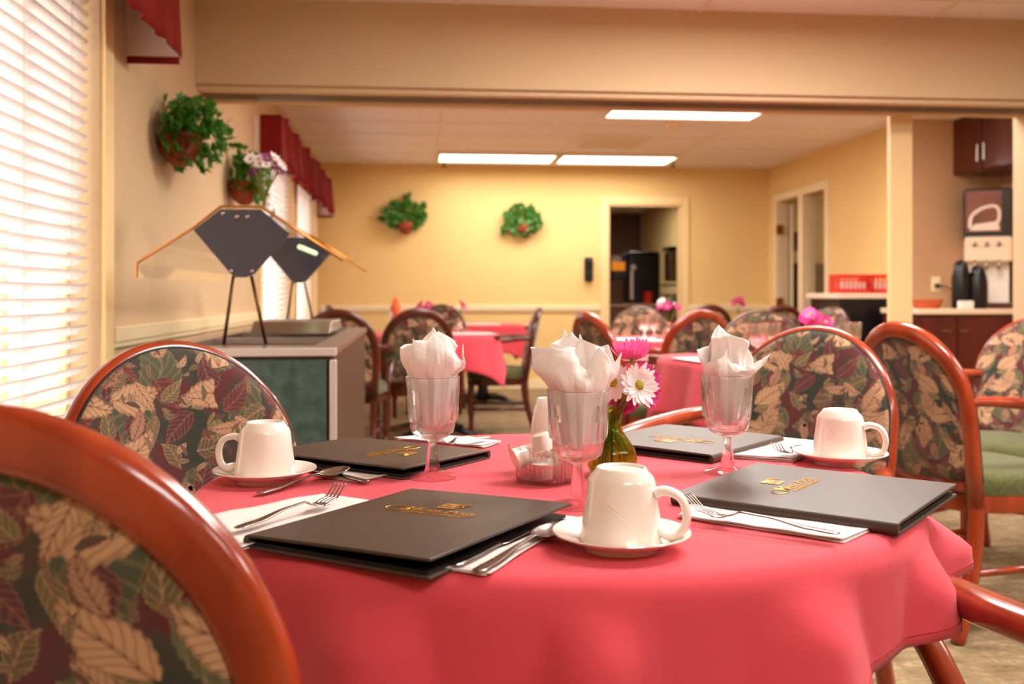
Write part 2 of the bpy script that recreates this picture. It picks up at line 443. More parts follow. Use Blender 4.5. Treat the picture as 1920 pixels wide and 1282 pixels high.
# far side room beyond the right doorway
g = MB(); g.box(XR + 2.0, XR + 2.1, NY + .2, 13.2, 0, CEIL).box(XR + .12, XR + 2.1, 13.1, 13.2, 0, CEIL).box(XR + .12, XR + 2.1, NY + .12, NY + .2, 0, CEIL).box(XR + .12, XR + 2.1, NY + .1, 13.2, CEIL - .02, CEIL + .05)
g.box(XR + .0, XR + .12, YB + .12, 17.5, 0, CEIL + .02)
struct('wall_side_room', g, K['wall'])
# kitchen beyond the back doorway
kx0, kx1, ky = dx0 - .35, XR, 17.4
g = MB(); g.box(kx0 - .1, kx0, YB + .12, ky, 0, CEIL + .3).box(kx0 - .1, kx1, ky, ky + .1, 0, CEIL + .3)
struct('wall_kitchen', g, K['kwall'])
struct('ceiling_kitchen', box(kx0 - .1, kx1, YB + .12, ky + .1, CEIL + .02, CEIL + .12), K['ceil'])
# nook
g = MB(); g.box(XR, NX + .1, NY - .012, NY, 0, CEIL).box(XR + .12, NX + .1, NY, NY + .1, 0, CEIL)
struct('wall_nook_back', g, K['nook'])
struct('wall_nook_right', box(NX, NX + .1, YH1, NY, 0, CEIL), K['nook'])
# front room
struct('wall_front', box(XL - .15, FX, YF - .1, YF, 0, CEIL), K['tanwall'])
struct('wall_far_right', box(FX, FX + .1, YF, YH1, 0, CEIL), K['tanwall'])
# header with track and piers
hx0 = XL
hd = MB(); hd.box(hx0, FX, YH0, YH1, HZ, CEIL)
struct('wall_header', hd, K['tanwall'])
g = MB()
g.box(hx0, FX, YH0 + .03, YH0 + .10, HZ - .028, HZ); g.box(hx0, FX, YH1 - .10, YH1 - .03, HZ - .028, HZ)
struct('trim_1', g, K['tanwall'], bevel=.004)
g = MB(); g.box(hx0, FX, YH0 + .15, YH0 + .165, HZ - .03, HZ).box(hx0, FX, YH0 + .22, YH0 + .235, HZ - .03, HZ).box(hx0, FX, YH0 + .165, YH0 + .22, HZ - .006, HZ)
struct('trim_2', g, K['track'])
pa, pb = dp(1662, 5.53).x, dp(1706, 5.53).x
struct('wall_pier', box(pa, pb, YH1 - .04, YH1, 0, HZ - .001), K['ytrim'], bevel=.004)
pc = dp(1896, 5.61).x
struct('wall_header_end', box(pc, FX, YH1 - .14, YH1, 0, HZ - .001), K['tanwall'], bevel=.004)
# chair rails and baseboards
def rail(n, x0, x1, y0, y1, z=.87):
    dxs = (x1 - x0) > (y1 - y0)
    g = MB().box(x0, x1, y0, y1, z, z + .055)
    if dxs: g.box(x0, x1, y0 + .008, y1, z - .02, z)
    else: g.box(x0, x1 - .008, y0, y1, z - .02, z)
    struct(n, g, K['trim'], bevel=.005)
rail('trim_3', XL, XL + .025, 3.54, 6.78, .865)
rail('trim_4', XL, dx0 - t, YB - .025, YB, .865)
rail('trim_5', dx1 + t, XR, YB - .025, YB, .865)
struct('trim_6', box(XR - .025, XR, NY, ra - .09, .865, .92), K['trim'], bevel=.005)
struct('baseboard_left', box(XL, XL + .015, YF, YB, 0, .1), K['trim'])
struct('baseboard_back', MB().box(XL, dx0 - t, YB - .015, YB, 0, .1).box(dx1 + t, XR, YB - .015, YB, 0, .1), K['trim'])
struct('baseboard_right', box(XR - .015, XR, NY, ra - .09, 0, .1), K['trim'])

# ------------------------------------------------------------------ ceiling fixtures
def fixture(x, y, label):
    t = thing('ceiling_light', label, 'ceiling light', (x, y, CEIL), 0, 'fluorescent ceiling panels')
    g = MB(); W, H = .605, .30
    g.box(-W, W, -H, -H + .025, -.04, 0).box(-W, W, H - .025, H, -.04, 0).box(-W, -W + .025, -H + .025, H - .025, -.04, 0).box(W - .025, W, -H + .025, H - .025, -.04, 0)
    g.build('frame', K['grid'], t)
    MB().box(-W + .025, W - .025, -H + .025, H - .025, -.03, -.022).build('diffuser', K['diff'], t)
LL = ['bright ceiling light panel, left of the touching pair by the back wall', 'bright ceiling light panel, right of the touching pair by the back wall',
      'bright ceiling light panel nearest the header, right of the air vent', 'added ceiling light panel just behind the header on the left, out of view', 'added ceiling light panel just behind the header on the right, out of view', None, 'added ceiling light panel to light the round table top, out of view', 'ceiling light panel above the camera by the window, out of view', 'ceiling light panel above the camera on the right, out of view', 'ceiling light panel near the right front corner, out of view', 'added ceiling light panel to brighten the header face, out of view']
for i, (x, y, p) in enumerate(LAMPS):
    if p:
        fixture(x, y, LL[i])
v = dp(1145, 9.2)
t = thing('ceiling_vent', 'square air vent in the ceiling between the light panels', 'vent', (v.x, v.y, CEIL))
g = MB()
for i in range(7): g.box(-.27, .27, -.25 + .075 * i, -.22 + .075 * i, -.03, -.006)
g.build('louvres', K['grid'], t)
MB().box(-.3, .3, -.3, -.27, -.035, 0).box(-.3, .3, .27, .3, -.035, 0).box(-.3, -.27, -.27, .27, -.035, 0).box(.27, .3, -.27, .27, -.035, 0).build('frame', K['grid'], t)
v = dp(1262, 8.3)
t = MB().lathe([(.0, -.05), (.05, -.05), (.065, -.03), (.07, 0), (0, 0)], 24).build('smoke_detector', K['trim'], smooth=True, auto=40)
t.location = (v.x, v.y, CEIL); tag(t, 'round cream smoke detector on the ceiling behind the nearest light panel', 'smoke detector')
for px, lb in ((833, 'small dark sprinkler head above the hanging fern on the back wall'), (1262, 'small dark sprinkler head above the kitchen doorway')):
    v = dp(px, 10.6)
    o = MB().lathe([(0, -.07), (.03, -.068), (.03, -.06), (.008, -.055), (.01, -.01), (.03, 0), (0, 0)], 16).build('sprinkler_head', K['bronze'], smooth=True)
    o.location = (v.x, v.y, CEIL); tag(o, lb, 'sprinkler', 'sprinkler heads')

# ------------------------------------------------------------------ blinds and valances
def blind(a, b_, z0, z1, label, cords):
    t = thing('window_blind', label, 'blind', (XL - .045, a, z0))
    L = b_ - a - .03
    g = MB(); z = .05; ti = R(40)
    while z < z1 - z0 - .06:
        c, s_ = math.cos(ti) * .0245, math.sin(ti) * .0245
        n = 5
        P = []
        for i in range(n):
            u = -1 + 2 * i / (n - 1); cx = u * c; cz = u * s_ + .0025 * (1 - u * u)
            P.append((cx, cz))
        vs = [(x, y, z + zz) for y in (.012, L) for x, zz in P]
        g.add(vs, [(i, i + 1, n + i + 1, n + i) for i in range(n - 1)])
        z += .0445
    g.build('slats', K['slat'], t, smooth=True, solid=.0022)
    MB().box(-.025, .025, .01, L, z1 - z0 - .05, z1 - z0 - .005).build('headrail', K['white'], t, bevel=.003)
    MB().box(-.024, .024, .012, L, .0, .018).build('bottom_rail', K['white'], t, bevel=.003)
    for y in cords:
        MB().tube([(.027, y - a, 0), (.027, y - a, z1 - z0 - .03)], .0014, 6).build('ladder_cord', K['cord'], t)
    return t
blind(*WIN[0], 'white slatted blind in the near left window, beside the camera', (2.0, 2.84, 3.22))
blind(*WIN[1], 'white slatted blind glowing behind the buffet, nearer far window', (7.1, 7.8, 8.4))
blind(*WIN[2], 'white slatted blind glowing in the farthest window by the back wall', (9.1, 9.7, 10.2))
# wand on near blind
def valance(y0, y1, zt, zb, depth, label, seed, swag=0, fk=1):
    t = thing('window_valance', label, 'valance', (XL, y0, zb))
    rnd = random.Random(seed); L = y1 - y0; n = int(L / .02)
    ph = [rnd.uniform(0, 6.28) for _ in range(6)]
    def P(i, j):
        y = L * j / n; s_ = i / 8
        fold = .022 * math.sin(y * 38 + ph[0]) + .014 * math.sin(y * 61 + ph[1]) + .01 * math.sin(y * 17 + ph[2])
        edge = fk * min(1, min(y, L - y) / .25)
        H = zt - zb; hz = swag * (math.sin(math.pi * ((y / .72) % 1.0)) - .5)
        topz = H + .02 * math.sin(y * 9 + ph[3]) * edge
        z = (hz * edge) * (1 - s_) + (topz - 0) * s_ if True else 0
        return Vector((depth + fold * edge * (1 - .4 * s_) + .02 * (1 - s_), y, z))
    g = MB().grid(P, 9, n + 1); g.build('front_panel', K['val'], t, smooth=True, solid=.004)
    for y in (0.0, L):
        m = MB(); H = zt - zb
        m.box(.002, depth + .01, y - .002, y + .002, .0, H)
        m.build('return_panel', K['lining'], t)
        MB().box(.002, depth + .012, y - .004, y + .004, -.025, .001).build('return_hem', K['val'], t)
    MB().box(.0, depth - .015, .005, L - .005, zt - zb - .03, zt - zb - .01).build('mounting_board', K['white'], t)
    return t
valance(1.35, 3.75, 2.30, 1.90, .175, 'burgundy valance over the near left window, top corner of the room', 3, 0, .3)
vv = valance(6.58, 10.62, 2.20, 1.87, .17, 'long pleated burgundy valance over the far left windows', 5, .05)
# near end of the far valance is wrapped in the same burgundy cloth
MB().box(.045, .18, -.008, .006, 0, .33).build('wrapped_end', K['val'], vv)

# ------------------------------------------------------------------ chairs
HA = .214       # half width of hoop centreline
def hoop(n=40):
    pts = [(HA * .94, .40), (HA * .97, .52), (HA, .64), (HA, .70)]
    for k in range(1, n):
        a = math.pi * k / n; pts.append((HA * math.cos(a), .70 + .222 * math.sin(a)))
    pts += [(-HA, .70), (-HA, .64), (-HA * .97, .52), (-HA * .94, .40)]
    return pts
def back_y(x, z): return -.225 - .17 * max(0, z - .42) + .030 * (x / HA) ** 2
def make_chair(label, woodm, low=()):
    t = thing('dining_armchair', label, 'chair', group='leaf tapestry armchairs')
    H = hoop()
    pts = [Vector((x, back_y(x, z), z)) for x, z in H]
    MB().tube(pts, .026, 14, sq=(.66, 1.0), up=(0, 1, 0), power=3.2).build('back_frame', woodm, t, smooth=True)
    # upholstered back, domed in front, inset behind
    def outline(off):
        o = []
        for x, z in H:
            if z < .475: continue
            d = Vector((x, z - .70)); 
            if z > .70: d2 = d.normalized() * off
            else: d2 = Vector((math.copysign(off, x), 0))
            o.append((x + d2.x, z + d2.y))
        o = [(HA * .96 + off, .475)] + o + [(-HA * .96 - off, .475)]
        for k in range(1, 12):
            o.append(((-1 + 2 * k / 12) * (HA * .96 + off), .475 - .012 * math.sin(math.pi * k / 12)))
        return o
    def dome(off, ysign, base, hgt):
        O = outline(off); rings = [1, .985, .95, .88, .75, .55, .3, .02]; n = len(O)
        hh = [0, .35, .62, .82, .93, .98, 1, 1]
        g = MB()
        def P(i, j):
            x, z = O[j]; q = rings[i]; X = x * q; Z = .69 + (z - .69) * q
            return Vector((X, back_y(X, Z) + base + ysign * hgt * hh[i], Z))
        g.grid(P, len(rings), n, True); return g
    g = dome(.0155, 1, .0125, .024)
    g2 = dome(-.020, -1, -.004, .010)
    n1 = len(g.v); g.add(g2.v, g2.f)
    g.build('backrest', K['tap'], t, smooth=True)
    # dark piping seam at the rim
    O = outline(.0135)
    MB().tube([Vector((x, back_y(x, z) + .0175, z)) for x, z in O] + [Vector((O[0][0], back_y(*O[0]) + .0175, O[0][1]))], .0028, 6, cap=False).build('piping', K['page'], t, smooth=True)
    MB().tube([(-HA * .95, back_y(HA, .45) - .002, .455), (0, back_y(0, .45) + .005, .455), (HA * .95, back_y(HA, .45) - .002, .455)], .02, 8, sq=(1, .6), power=4).build('back_rail', woodm, t, smooth=True)
    # seat
    def se(a, A, B, p=3.2):
        c, s_ = math.cos(a), math.sin(a); q = (abs(c) ** p + abs(s_) ** p) ** (-1 / p); return c * q * A, s_ * q * B
    rings = [(1.0, .425), (1.01, .445), (1.0, .465), (.96, .482), (.88, .492), (.65, .499), (.3, .503), (.02, .504)]
    def P(i, j):
        f, z = rings[i]; x, y = se(2 * math.pi * j / 48, .235, .225); w_ = 1 + .12 * (y / .225)
        return Vector((x * f * w_, .01 + y * f, z))
    g = MB().grid(P, len(rings), 48, True); g.build('seat', K['green'], t, smooth=True)
    def P2(i, j):
        f, z = [(.9, .37), (.99, .372), (1.0, .38), (1.0, .424), (.9, .426)][i]; x, y = se(2 * math.pi * j / 48, .235, .225); w_ = 1 + .12 * (y / .225)
        return Vector((x * f * w_, .01 + y * f, z))
    MB().grid(P2, 5, 48, True).build('seat_frame', woodm, t, smooth=True, auto=50)
    for sx in (-1, 1):
        x = sx * HA * .94
        MB().tube(smooth_path([(x, back_y(HA, .4), .42), (x, back_y(HA, .3) - .006, .28), (x * 1.02, -.235, .12), (x * 1.04, -.275, 0)]), [.024] * 6 + [.023] * 6 + [.021] * 6 + [.018], 10, sq=(1, .85), power=3.5).build('leg', woodm, t, smooth=True)
        MB().tube(smooth_path([(sx * .225, .195, .40), (sx * .228, .205, .30), (sx * .222, .20, .14), (sx * .222, .205, 0)]), [.026] * 4 + [.023] * 8 + [.017] * 7, 10, power=3.2).build('leg', woodm, t, smooth=True)
        # arm: sweeps forward, curls down and runs back to the seat
        ax = sx * .262
        P_ = [(sx * HA * .99, back_y(HA, .66) + .01, .645), (sx * .232, -.17, .648), (ax, -.08, .642), (ax + sx * .006, .06, .632), (ax, .18, .624), (ax, .235, .612), (ax, .252, .588), (ax - sx * .002, .232, .562), (sx * .256, .18, .528), (sx * .250, .130, .480), (sx * .245, .115, .43), (sx * .236, .112, .39)]
        P_ = [(x_, y_, z_ + dict(low).get(sx, .066) * min(1, max(0, (z_ - .43) / .13))) for x_, y_, z_ in P_]
        q = smooth_path(P_, 6); n = len(q)
        rad = []
        for i in range(n):
            u = i / (n - 1); rad.append(.0165 + .007 * math.exp(-((u - .28) / .16) ** 2))
        MB().tube(q, rad, 12, sq=(.85, 1.15), power=2.6, up=None).build('arm', woodm, t, smooth=True)
    MB().tube([(-HA * .95, -.238, .17), (HA * .95, -.238, .17)], .011, 8, power=3).build('stretcher', woodm, t, smooth=True)
    for sx in (-1, 1): MB().tube([(sx * .205, -.235, .2), (sx * .222, .2, .2)], .011, 8, power=3).build('stretcher', woodm, t, smooth=True)
    return t
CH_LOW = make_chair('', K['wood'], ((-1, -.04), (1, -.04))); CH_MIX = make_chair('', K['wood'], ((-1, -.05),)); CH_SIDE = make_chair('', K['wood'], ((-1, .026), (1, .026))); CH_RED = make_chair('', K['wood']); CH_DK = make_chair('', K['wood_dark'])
used = {}
def chair(px, z, f, label, m='r', group=None, tilt=0):
    p = dp(px, z); F = Vector((math.cos(R(f)), math.sin(R(f)), 0)); o = p + F * .31; o.z = 0
    src = {'r': CH_RED, 'd': CH_DK, 'l': CH_LOW, 'm': CH_MIX, 's': CH_SIDE}[m]
    if m not in used:
        used[m] = 1; src.location = o; src.rotation_euler = (0, 0, R(f - 90)); src['label'] = label
        if group: src['group'] = group
        return src
    return copy_tree(src, o, R(f - 90), label, group)
chair(-48, .765, 72, 'armchair in the left foreground, its wooden hoop back turned to the camera', 'l')
chair(314, 1.80, -46, 'leaf tapestry armchair left of the round table, facing the cup and saucer', 'l')
chair(1532, 2.66, 223, 'leaf tapestry armchair behind the round table, back of fabric facing the camera', 'm')
o = chair(2300, 1.3, 92, 'armchair on the right, only its polished arm under the tablecloth showing', 's')
o.location = (.943, 1.07, 0)
chair(1682, 3.12, 15, 'red wood armchair seen from behind, beside the beverage counter')
chair(1955, 3.95, 214, 'leaf tapestry armchair cut by the right edge of the picture')
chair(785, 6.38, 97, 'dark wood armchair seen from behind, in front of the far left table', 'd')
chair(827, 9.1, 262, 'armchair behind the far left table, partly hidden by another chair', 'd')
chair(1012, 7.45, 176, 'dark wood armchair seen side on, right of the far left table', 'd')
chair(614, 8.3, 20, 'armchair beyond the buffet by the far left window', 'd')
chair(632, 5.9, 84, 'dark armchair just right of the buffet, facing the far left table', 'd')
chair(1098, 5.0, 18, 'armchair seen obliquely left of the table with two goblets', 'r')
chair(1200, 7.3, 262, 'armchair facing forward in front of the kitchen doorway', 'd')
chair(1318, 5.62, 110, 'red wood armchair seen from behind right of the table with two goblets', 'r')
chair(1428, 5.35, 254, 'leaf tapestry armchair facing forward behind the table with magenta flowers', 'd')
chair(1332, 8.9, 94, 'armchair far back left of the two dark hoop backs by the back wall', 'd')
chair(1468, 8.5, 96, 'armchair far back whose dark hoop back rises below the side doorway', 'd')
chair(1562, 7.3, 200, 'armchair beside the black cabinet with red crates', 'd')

# ------------------------------------------------------------------ tables
def cloth_mesh(Rt, Lf, ztop, ripple, seed=0, N=288, flare=None, sag=.0):
    rnd = random.Random(seed); ph = [rnd.uniform(0, 6.28) for _ in range(5)]
    rr = .022
    rows = [0, .3, .6, .8, .92, 1.0]
    hang = 12
    def P(i, j):
        a = 2 * math.pi * j / N; rt = Rt(a); L = Lf(a)
        if i < len(rows):
            q = rows[i] * (rt - rr); return Vector((q * math.cos(a), q * math.sin(a), ztop))
        s_ = (i - len(rows) + 1) / hang; d = s_ * L          # arc distance from flat edge
        arc = rr * math.pi / 2
        if d < arc: th = d / rr; r = rt - rr + rr * math.sin(th); z = ztop - rr * (1 - math.cos(th)); h = 0
        else: h = d - arc; r = rt + h * .17; z = ztop - rr - h
        k = max(0, h) / .12
        rp = ripple * min(k, 1.6) * (math.sin(11 * a + ph[0] + .8 * math.sin(3 * a + ph[1])) + .45 * math.sin(19 * a + ph[2]))
        if flare: rp += min(1.15, max(0, h) / .045) * flare(a)
        r += max(rp, -h * .17 + .002 if h > 0 else 0)
        return Vector((r * math.cos(a), r * math.sin(a), z))
    return MB().grid(P, len(rows) + hang, N, True)
TC = Vector((.200, 1.488, 0)); TR = .525; TZ = .75
t = thing('round_table', 'round dining table in the foreground under the coral red tablecloth', 'table', TC)
MB().lathe([(0, .712), (TR - .03, .712), (TR - .02, .72), (TR - .02, .742), (TR - .03, .7465), (0, .7465)], 64).build('tabletop', K['wood_dark'], t, smooth=True, auto=30)
MB().lathe([(0, .02), (.05, .02), (.055, .1), (.04, .3), (.045, .6), (.12, .70), (.12, .712), (0, .712)], 24).build('pedestal', K['black'], t, smooth=True, auto=40)
for k in range(4):
    a = R(20 + 90 * k); MB().tube([(0, 0, .07), (math.cos(a) * .2, math.sin(a) * .2, .06), (math.cos(a) * .36, math.sin(a) * .36, .018)], [.03, .026, .018], 8, sq=(.8, 1)).build('foot', K['black'], t, smooth=True)
def main_drop(a):
    g_ = (math.degrees(a) + 14 + 180) % 360 - 180
    d = .150 + .008 * math.sin(2 * a + .6) + .012 * math.sin(5 * a + 1) - .03 * math.exp(-(g_ / 9) ** 2)
    return d
def main_flare(a):
    def b(c, w_, h): 
        d = (math.degrees(a) - c + 180) % 360 - 180; return h * math.exp(-(d / w_) ** 2)
    return b(-14, 6, .062) - b(-27, 4, .028) + b(-38, 6, .026) - b(-52, 6, .026) + b(-67, 5, .026) - b(-80, 4, .040) + b(-92, 5, .026) - b(-104, 5.5, .050) + b(-118, 6, .026) - b(-134, 7, .03)
g = cloth_mesh(lambda a: TR, main_drop, TZ, .0085, 4, 360, main_flare)
o = g.build('tablecloth', K['cloth'], smooth=True, solid=.0012); o.location = TC
tag(o, 'coral red cloth draped over the round foreground table', 'tablecloth')
# stitched hem line
q = []
N = 360; rows = 6 + 12; base = (rows - 2) * N
pts = [Vector(g.v[base + j]) * 1.0 for j in range(N)]
pts = [p + Vector((p.x, p.y, 0)).normalized() * .0012 for p in pts] 
MB().tube(pts + [pts[0]], .0007, 5, cap=False).build('hem_stitching', K['stitch'], o)

def sq_table(px, z, half, rot, label, clabel, over=.24, roundy=7):
    p = dp(px, z); p.z = 0
    t = thing('dining_table', label, 'table', p, R(rot), 'tables in the far room')
    MB().box(-half + .02, half - .02, -half + .02, half - .02, .715, .7465).build('tabletop', K['wood_dark'], t, bevel=.006)
    MB().lathe([(0, .02), (.05, .02), (.055, .1), (.04, .3), (.045, .6), (.12, .70), (.12, .714), (0, .714)], 20).build('pedestal', K['black'], t, smooth=True)
    for k in range(4):
        a = R(90 * k + 45); MB().tube([(0, 0, .07), (math.cos(a) * .2, math.sin(a) * .2, .06), (math.cos(a) * .38, math.sin(a) * .38, .018)], [.03, .026, .018], 8).build('foot', K['black'], t, smooth=True)
    pn = lambda a, p_: (abs(math.cos(a)) ** p_ + abs(math.sin(a)) ** p_) ** (-1 / p_)
    Rt = lambda a: half * pn(a, roundy)
    Lf = lambda a: (half + over) * pn(a, 26) - Rt(a) + .012
    g = cloth_mesh(Rt, Lf, .75, .010, int(px), 200)
    o = g.build('tablecloth', K['cloth'], smooth=True, solid=.0012); o.location = p; o.rotation_euler.z = R(rot)
    tag(o, clabel, 'tablecloth', 'coral red tablecloths in the far room')
    return p
T2 = sq_table(812, 7.35, .44, 8, 'table under a red cloth far left, between the hoop backed chairs', 'coral red cloth with a hanging corner on the far left table')
T2b = sq_table(905, 9.5, .40, 4, 'table by the back wall, right behind the far left table', 'coral red cloth on the table by the back wall')
T3 = sq_table(1255, 6.45, .44, 5, 'table with two goblets in front of the kitchen doorway', 'coral red cloth on the table in front of the kitchen doorway')
T4 = sq_table(1462, 4.4, .46, 10, 'table with magenta flowers behind the right tapestry chair', 'coral red cloth just behind the right napkin goblet', roundy=5)
T5 = sq_table(1405, 9.5, .42, 4, 'table by the back wall between two far hoop backed chairs', 'coral red cloth by the back wall right of the kitchen doorway')

# ------------------------------------------------------------------ table items builders
def menu(c, up, W, H, label, op=.0):
    t = thing('menu_folder', label, 'menu', (c[0], c[1], TZ), R(up - 90), 'black menu folders')
    # local x = reading direction, y = up the page
    th = .0035
    MB().box(-W / 2, W / 2, -H / 2, H / 2, .0005, .0005 + th).build('back_cover', K['menu'], t, bevel=.0015)
    n = 10
    def cov(i, j):
        x = -W / 2 + W * i / n; k = i / n
        z = .0125 + op * k; return x, z
    g = MB()
    for s_ in (0, 1):
        pass
    vs = []; fs = []
    for i in range(n + 1):
        x, z = cov(i, 0)
        for y in (-H / 2, H / 2):
            vs += [(x, y, z), (x, y, z + th + .0008 * math.sin(math.pi * i / n))]
    for i in range(n):
        a = i * 4; b_ = a + 4
        fs += [(a, b_, b_ + 2, a + 2), (a + 1, a + 3, b_ + 3, b_ + 1), (a, a + 1, b_ + 1, b_), (a + 2, b_ + 2, b_ + 3, a + 3)]
    fs += [(0, 2, 3, 1), (n * 4, n * 4 + 1, n * 4 + 3, n * 4 + 2)]
    g.add(vs, fs).build('front_cover', K['menu'], t, bevel=.0014)
    # spine
    sp = []
    for k in range(9):
        a = math.pi / 2 + math.pi * k / 8; sp.append((-W / 2 + .001 + .0078 * math.cos(a), .0083 + .0078 * math.sin(a)))
    MB().prism(sp, -H / 2, H / 2, 'y').build('spine', K['menu'], t, smooth=True, auto=50)
    MB().box(-W / 2 + .004, W / 2 - .006, -H / 2 + .005, H / 2 - .005, .0045, .0075).build('inner_pages', K['page'], t)
    # gold stamp
    s_ = .0; zz = .0125 + th + .0013 + op * .5; slope = math.atan2(op, W)
    def put(txt, size, x, y, shear=0, align='LEFT'):
        cu = D.curves.new('gold_lettering', 'FONT'); cu.body = txt; cu.size = size; cu.shear = shear; cu.align_x = align; cu.extrude = .0002
        ob = D.objects.new('tmp', cu); COL.objects.link(ob)
        dg = bpy.context.evaluated_depsgraph_get(); me = D.meshes.new_from_object(ob.evaluated_get(dg)); D.objects.remove(ob)
        me.materials.clear(); me.materials.append(K['gold'])
        o = D.objects.new('gold_lettering', me); COL.objects.link(o); o.parent = t; o.location = (x, y, zz + slope * x); o.rotation_euler = (0, -slope, 0); return o
    y0 = H * .10
    a1 = put('M', .030, -.052, y0 - .004, .35); a1['label'] = 'gold script lettering'
    put('ANOR', .0125, -.028, y0); put('P', .022, .012, y0 - .001, .3); put('LACE', .0125, .026, y0)
    put('RETIREMENT COMMUNITY', .0078, -.042, y0 - .014)
    g = MB()
    g.tube([(-.056 + .017 * math.cos(a / 16 * 6.6 + 1), y0 + .002 + .011 * math.sin(a / 16 * 6.6 + 1), 0) for a in range(17)], .0005, 5)
    g.box(-.028, .056, y0 - .0045, y0 - .0036, -.0002, .0002)
    g.xf(Matrix.Translation((0, 0, zz)) @ Matrix.Rotation(-slope, 4, 'Y')).build('gold_swash', K['gold'], t)
    g = MB(); e0 = y0 + .022
    g.box(-.014, .012, e0, e0 + .026, -.0001, .0003)
    for k in range(3): g.tube([(.006, e0 + .020 - .002 * k, .0004), (.016, e0 + .0275 - .004 * k, .0005), (.022 - .002 * k, e0 + .025 - .007 * k, .0004)], .0006, 4)
    g.xf(Matrix.Translation((0, 0, zz)) @ Matrix.Rotation(-slope, 4, 'Y')).build('gold_emblem', K['gold'], t)
    g = MB(); 
    for k in range(4): g.box(-.011 + .006 * k, -.008 + .006 * k, e0 + .004, e0 + .012 + .003 * (k % 2), .0003, .0005)
    g.box(-.0125, .0105, e0 + .018, e0 + .0192, .0003, .0005)
    g.xf(Matrix.Translation((0, 0, zz)) @ Matrix.Rotation(-slope, 4, 'Y')).build('emblem_detail', K['menu'], t)
    return t
menu((.004, 1.172), 54, .245, .305, 'black menu folder in the front, between fork and spoon', .006)
menu((.545, 1.310), 138, .285, .292, 'black menu folder at the right front, over the edge of the table', .002)
menu((-.066, 1.694), -38, .230, .300, 'black menu folder at the back left beside the first goblet', .003)
menu((.494, 1.798), 226, .248, .285, 'black menu folder at the back right behind the flower vase', .002)

def goblet_prof():
    return [(0, 0), (.0355, 0), (.0368, .002), (.0355, .0042), (.022, .007), (.0125, .0115), (.0115, .014), (.0092, .030), (.0068, .050), (.0066, .056),
            (.012, .0598), (.024, .064), (.0315, .070), (.0340, .078), (.0348, .0865), (.0388, .0905), (.0400, .100), (.0405, .115), (.0412, .135), (.0415, .1545), (.0409, .1557),
            (.0398, .1545), (.0392, .135), (.0380, .115), (.0360, .098), (.0325, .084), (.026, .0735), (.014, .0685), (0, .067)]
def goblet(p, label, group='stemmed water goblets'):
    t = thing('water_goblet', label, 'goblet', (p[0], p[1], p[2]), 0, group)
    def fn(i, a, r, z):
        if i < 5: return r
        if 5 <= i <= 9: return r * (1 - .10 * abs(math.sin(3 * a)) ** .6)
        if 11 <= i <= 14: return r * (1 - .035 * (abs(math.sin(8 * a))))
        if 15 <= i <= 18: return r * (1 - .045 * [1, 1.2, 1.2, .7][i - 15] * 1.7 * abs(math.sin(4.5 * a)) ** .8)
        if 23 <= i <= 25: return r * (1 - .03 * abs(math.sin(4.5 * a)))
        return r
    MB().lathe(goblet_prof(), 72, fn=fn).build('glass_body', K['glass'], t, smooth=True, auto=24)
    return t
PG = [at(811, 896, TZ), at(1084, 950, TZ), at(1364, 887, TZ)]
goblet(PG[0], 'water goblet with napkin, left of the three on the round table', 'napkin goblets on the round table')
goblet(PG[1], 'water goblet with napkin, centre of the three, beside the creamer dish', 'napkin goblets on the round table')
goblet(PG[2], 'water goblet with napkin, right of the three, in front of the back menu', 'napkin goblets on the round table')

def napkin(p, sheets, label, seed, zrim=.155):
    rnd = random.Random(seed); g = MB(); N = 144
    for si, (ctrl, rs) in enumerate(sheets):
        ctrl = sorted(ctrl); 
        def ev(a):
            a = a % 360
            n = len(ctrl)
            for k in range(n):
                a0, r0, z0, b0 = ctrl[k]; a1, r1, z1, b1 = ctrl[(k + 1) % n]
                if k == n - 1: a1 += 360
                aa = a if a >= a0 else a + 360
                if a0 <= aa <= a1:
                    u = (aa - a0) / (a1 - a0); return r0 + (r1 - r0) * u, z0 + (z1 - z0) * u, b0 + (b1 - b0) * u
            return ctrl[0][1:]
        rows = 26; fold = rnd.uniform(0, 6)
        def P(i, j):
            adeg = 360 * j / N; a = R(adeg); r1, z1, bl = ev(adeg); s_ = i / (rows - 1)
            tri = abs(((adeg / 40 + si * .5) % 1) * 2 - 1) - .5
            if s_ < .5:
                u = s_ / .5; z = .074 + (zrim - .074) * u; r = (.013 + (.0335 - .013) * u ** .6) * rs
                r += .0065 * tri * (1 - .3 * u)
            else:
                u = (s_ - .5) / .5; z = zrim + (z1 - zrim) * u
                r0 = .0335 * rs + .0046 * tri
                r = r0 + (r1 - r0) * u + bl * math.sin(math.pi * min(u * 1.05, 1)) + .003 * tri * (1 - u)
            x, y = r * math.cos(a), r * math.sin(a)
            nv = noise.noise_vector(Vector((x * 34 + seed * 3.1, y * 34 + si * 7, z * 34))) 
            n2 = noise.noise_vector(Vector((x * 90 + seed, y * 90, z * 90)))
            amp = (.0042 if s_ > .5 else .0012); d = nv * amp + n2 * amp * .3
            if s_ <= .5:
                q = Vector((x, y, 0)) + Vector((d.x, d.y, 0)); lim = .0125 + .0235 * min(1, (z - .074) / .03)
                if q.length > lim: q *= lim / q.length
                return Vector((q.x, q.y, z))
            return Vector((x, y, z)) + d
        g.grid(P, rows, N, True)
    g.xf(Matrix.Rotation(-YAW, 4, 'Z'))
    o = g.build('paper_napkin', K['paper'], smooth=True, auto=32, solid=.0006); o.location = p
    return tag(o, label, 'napkin', 'crumpled napkins in goblets')
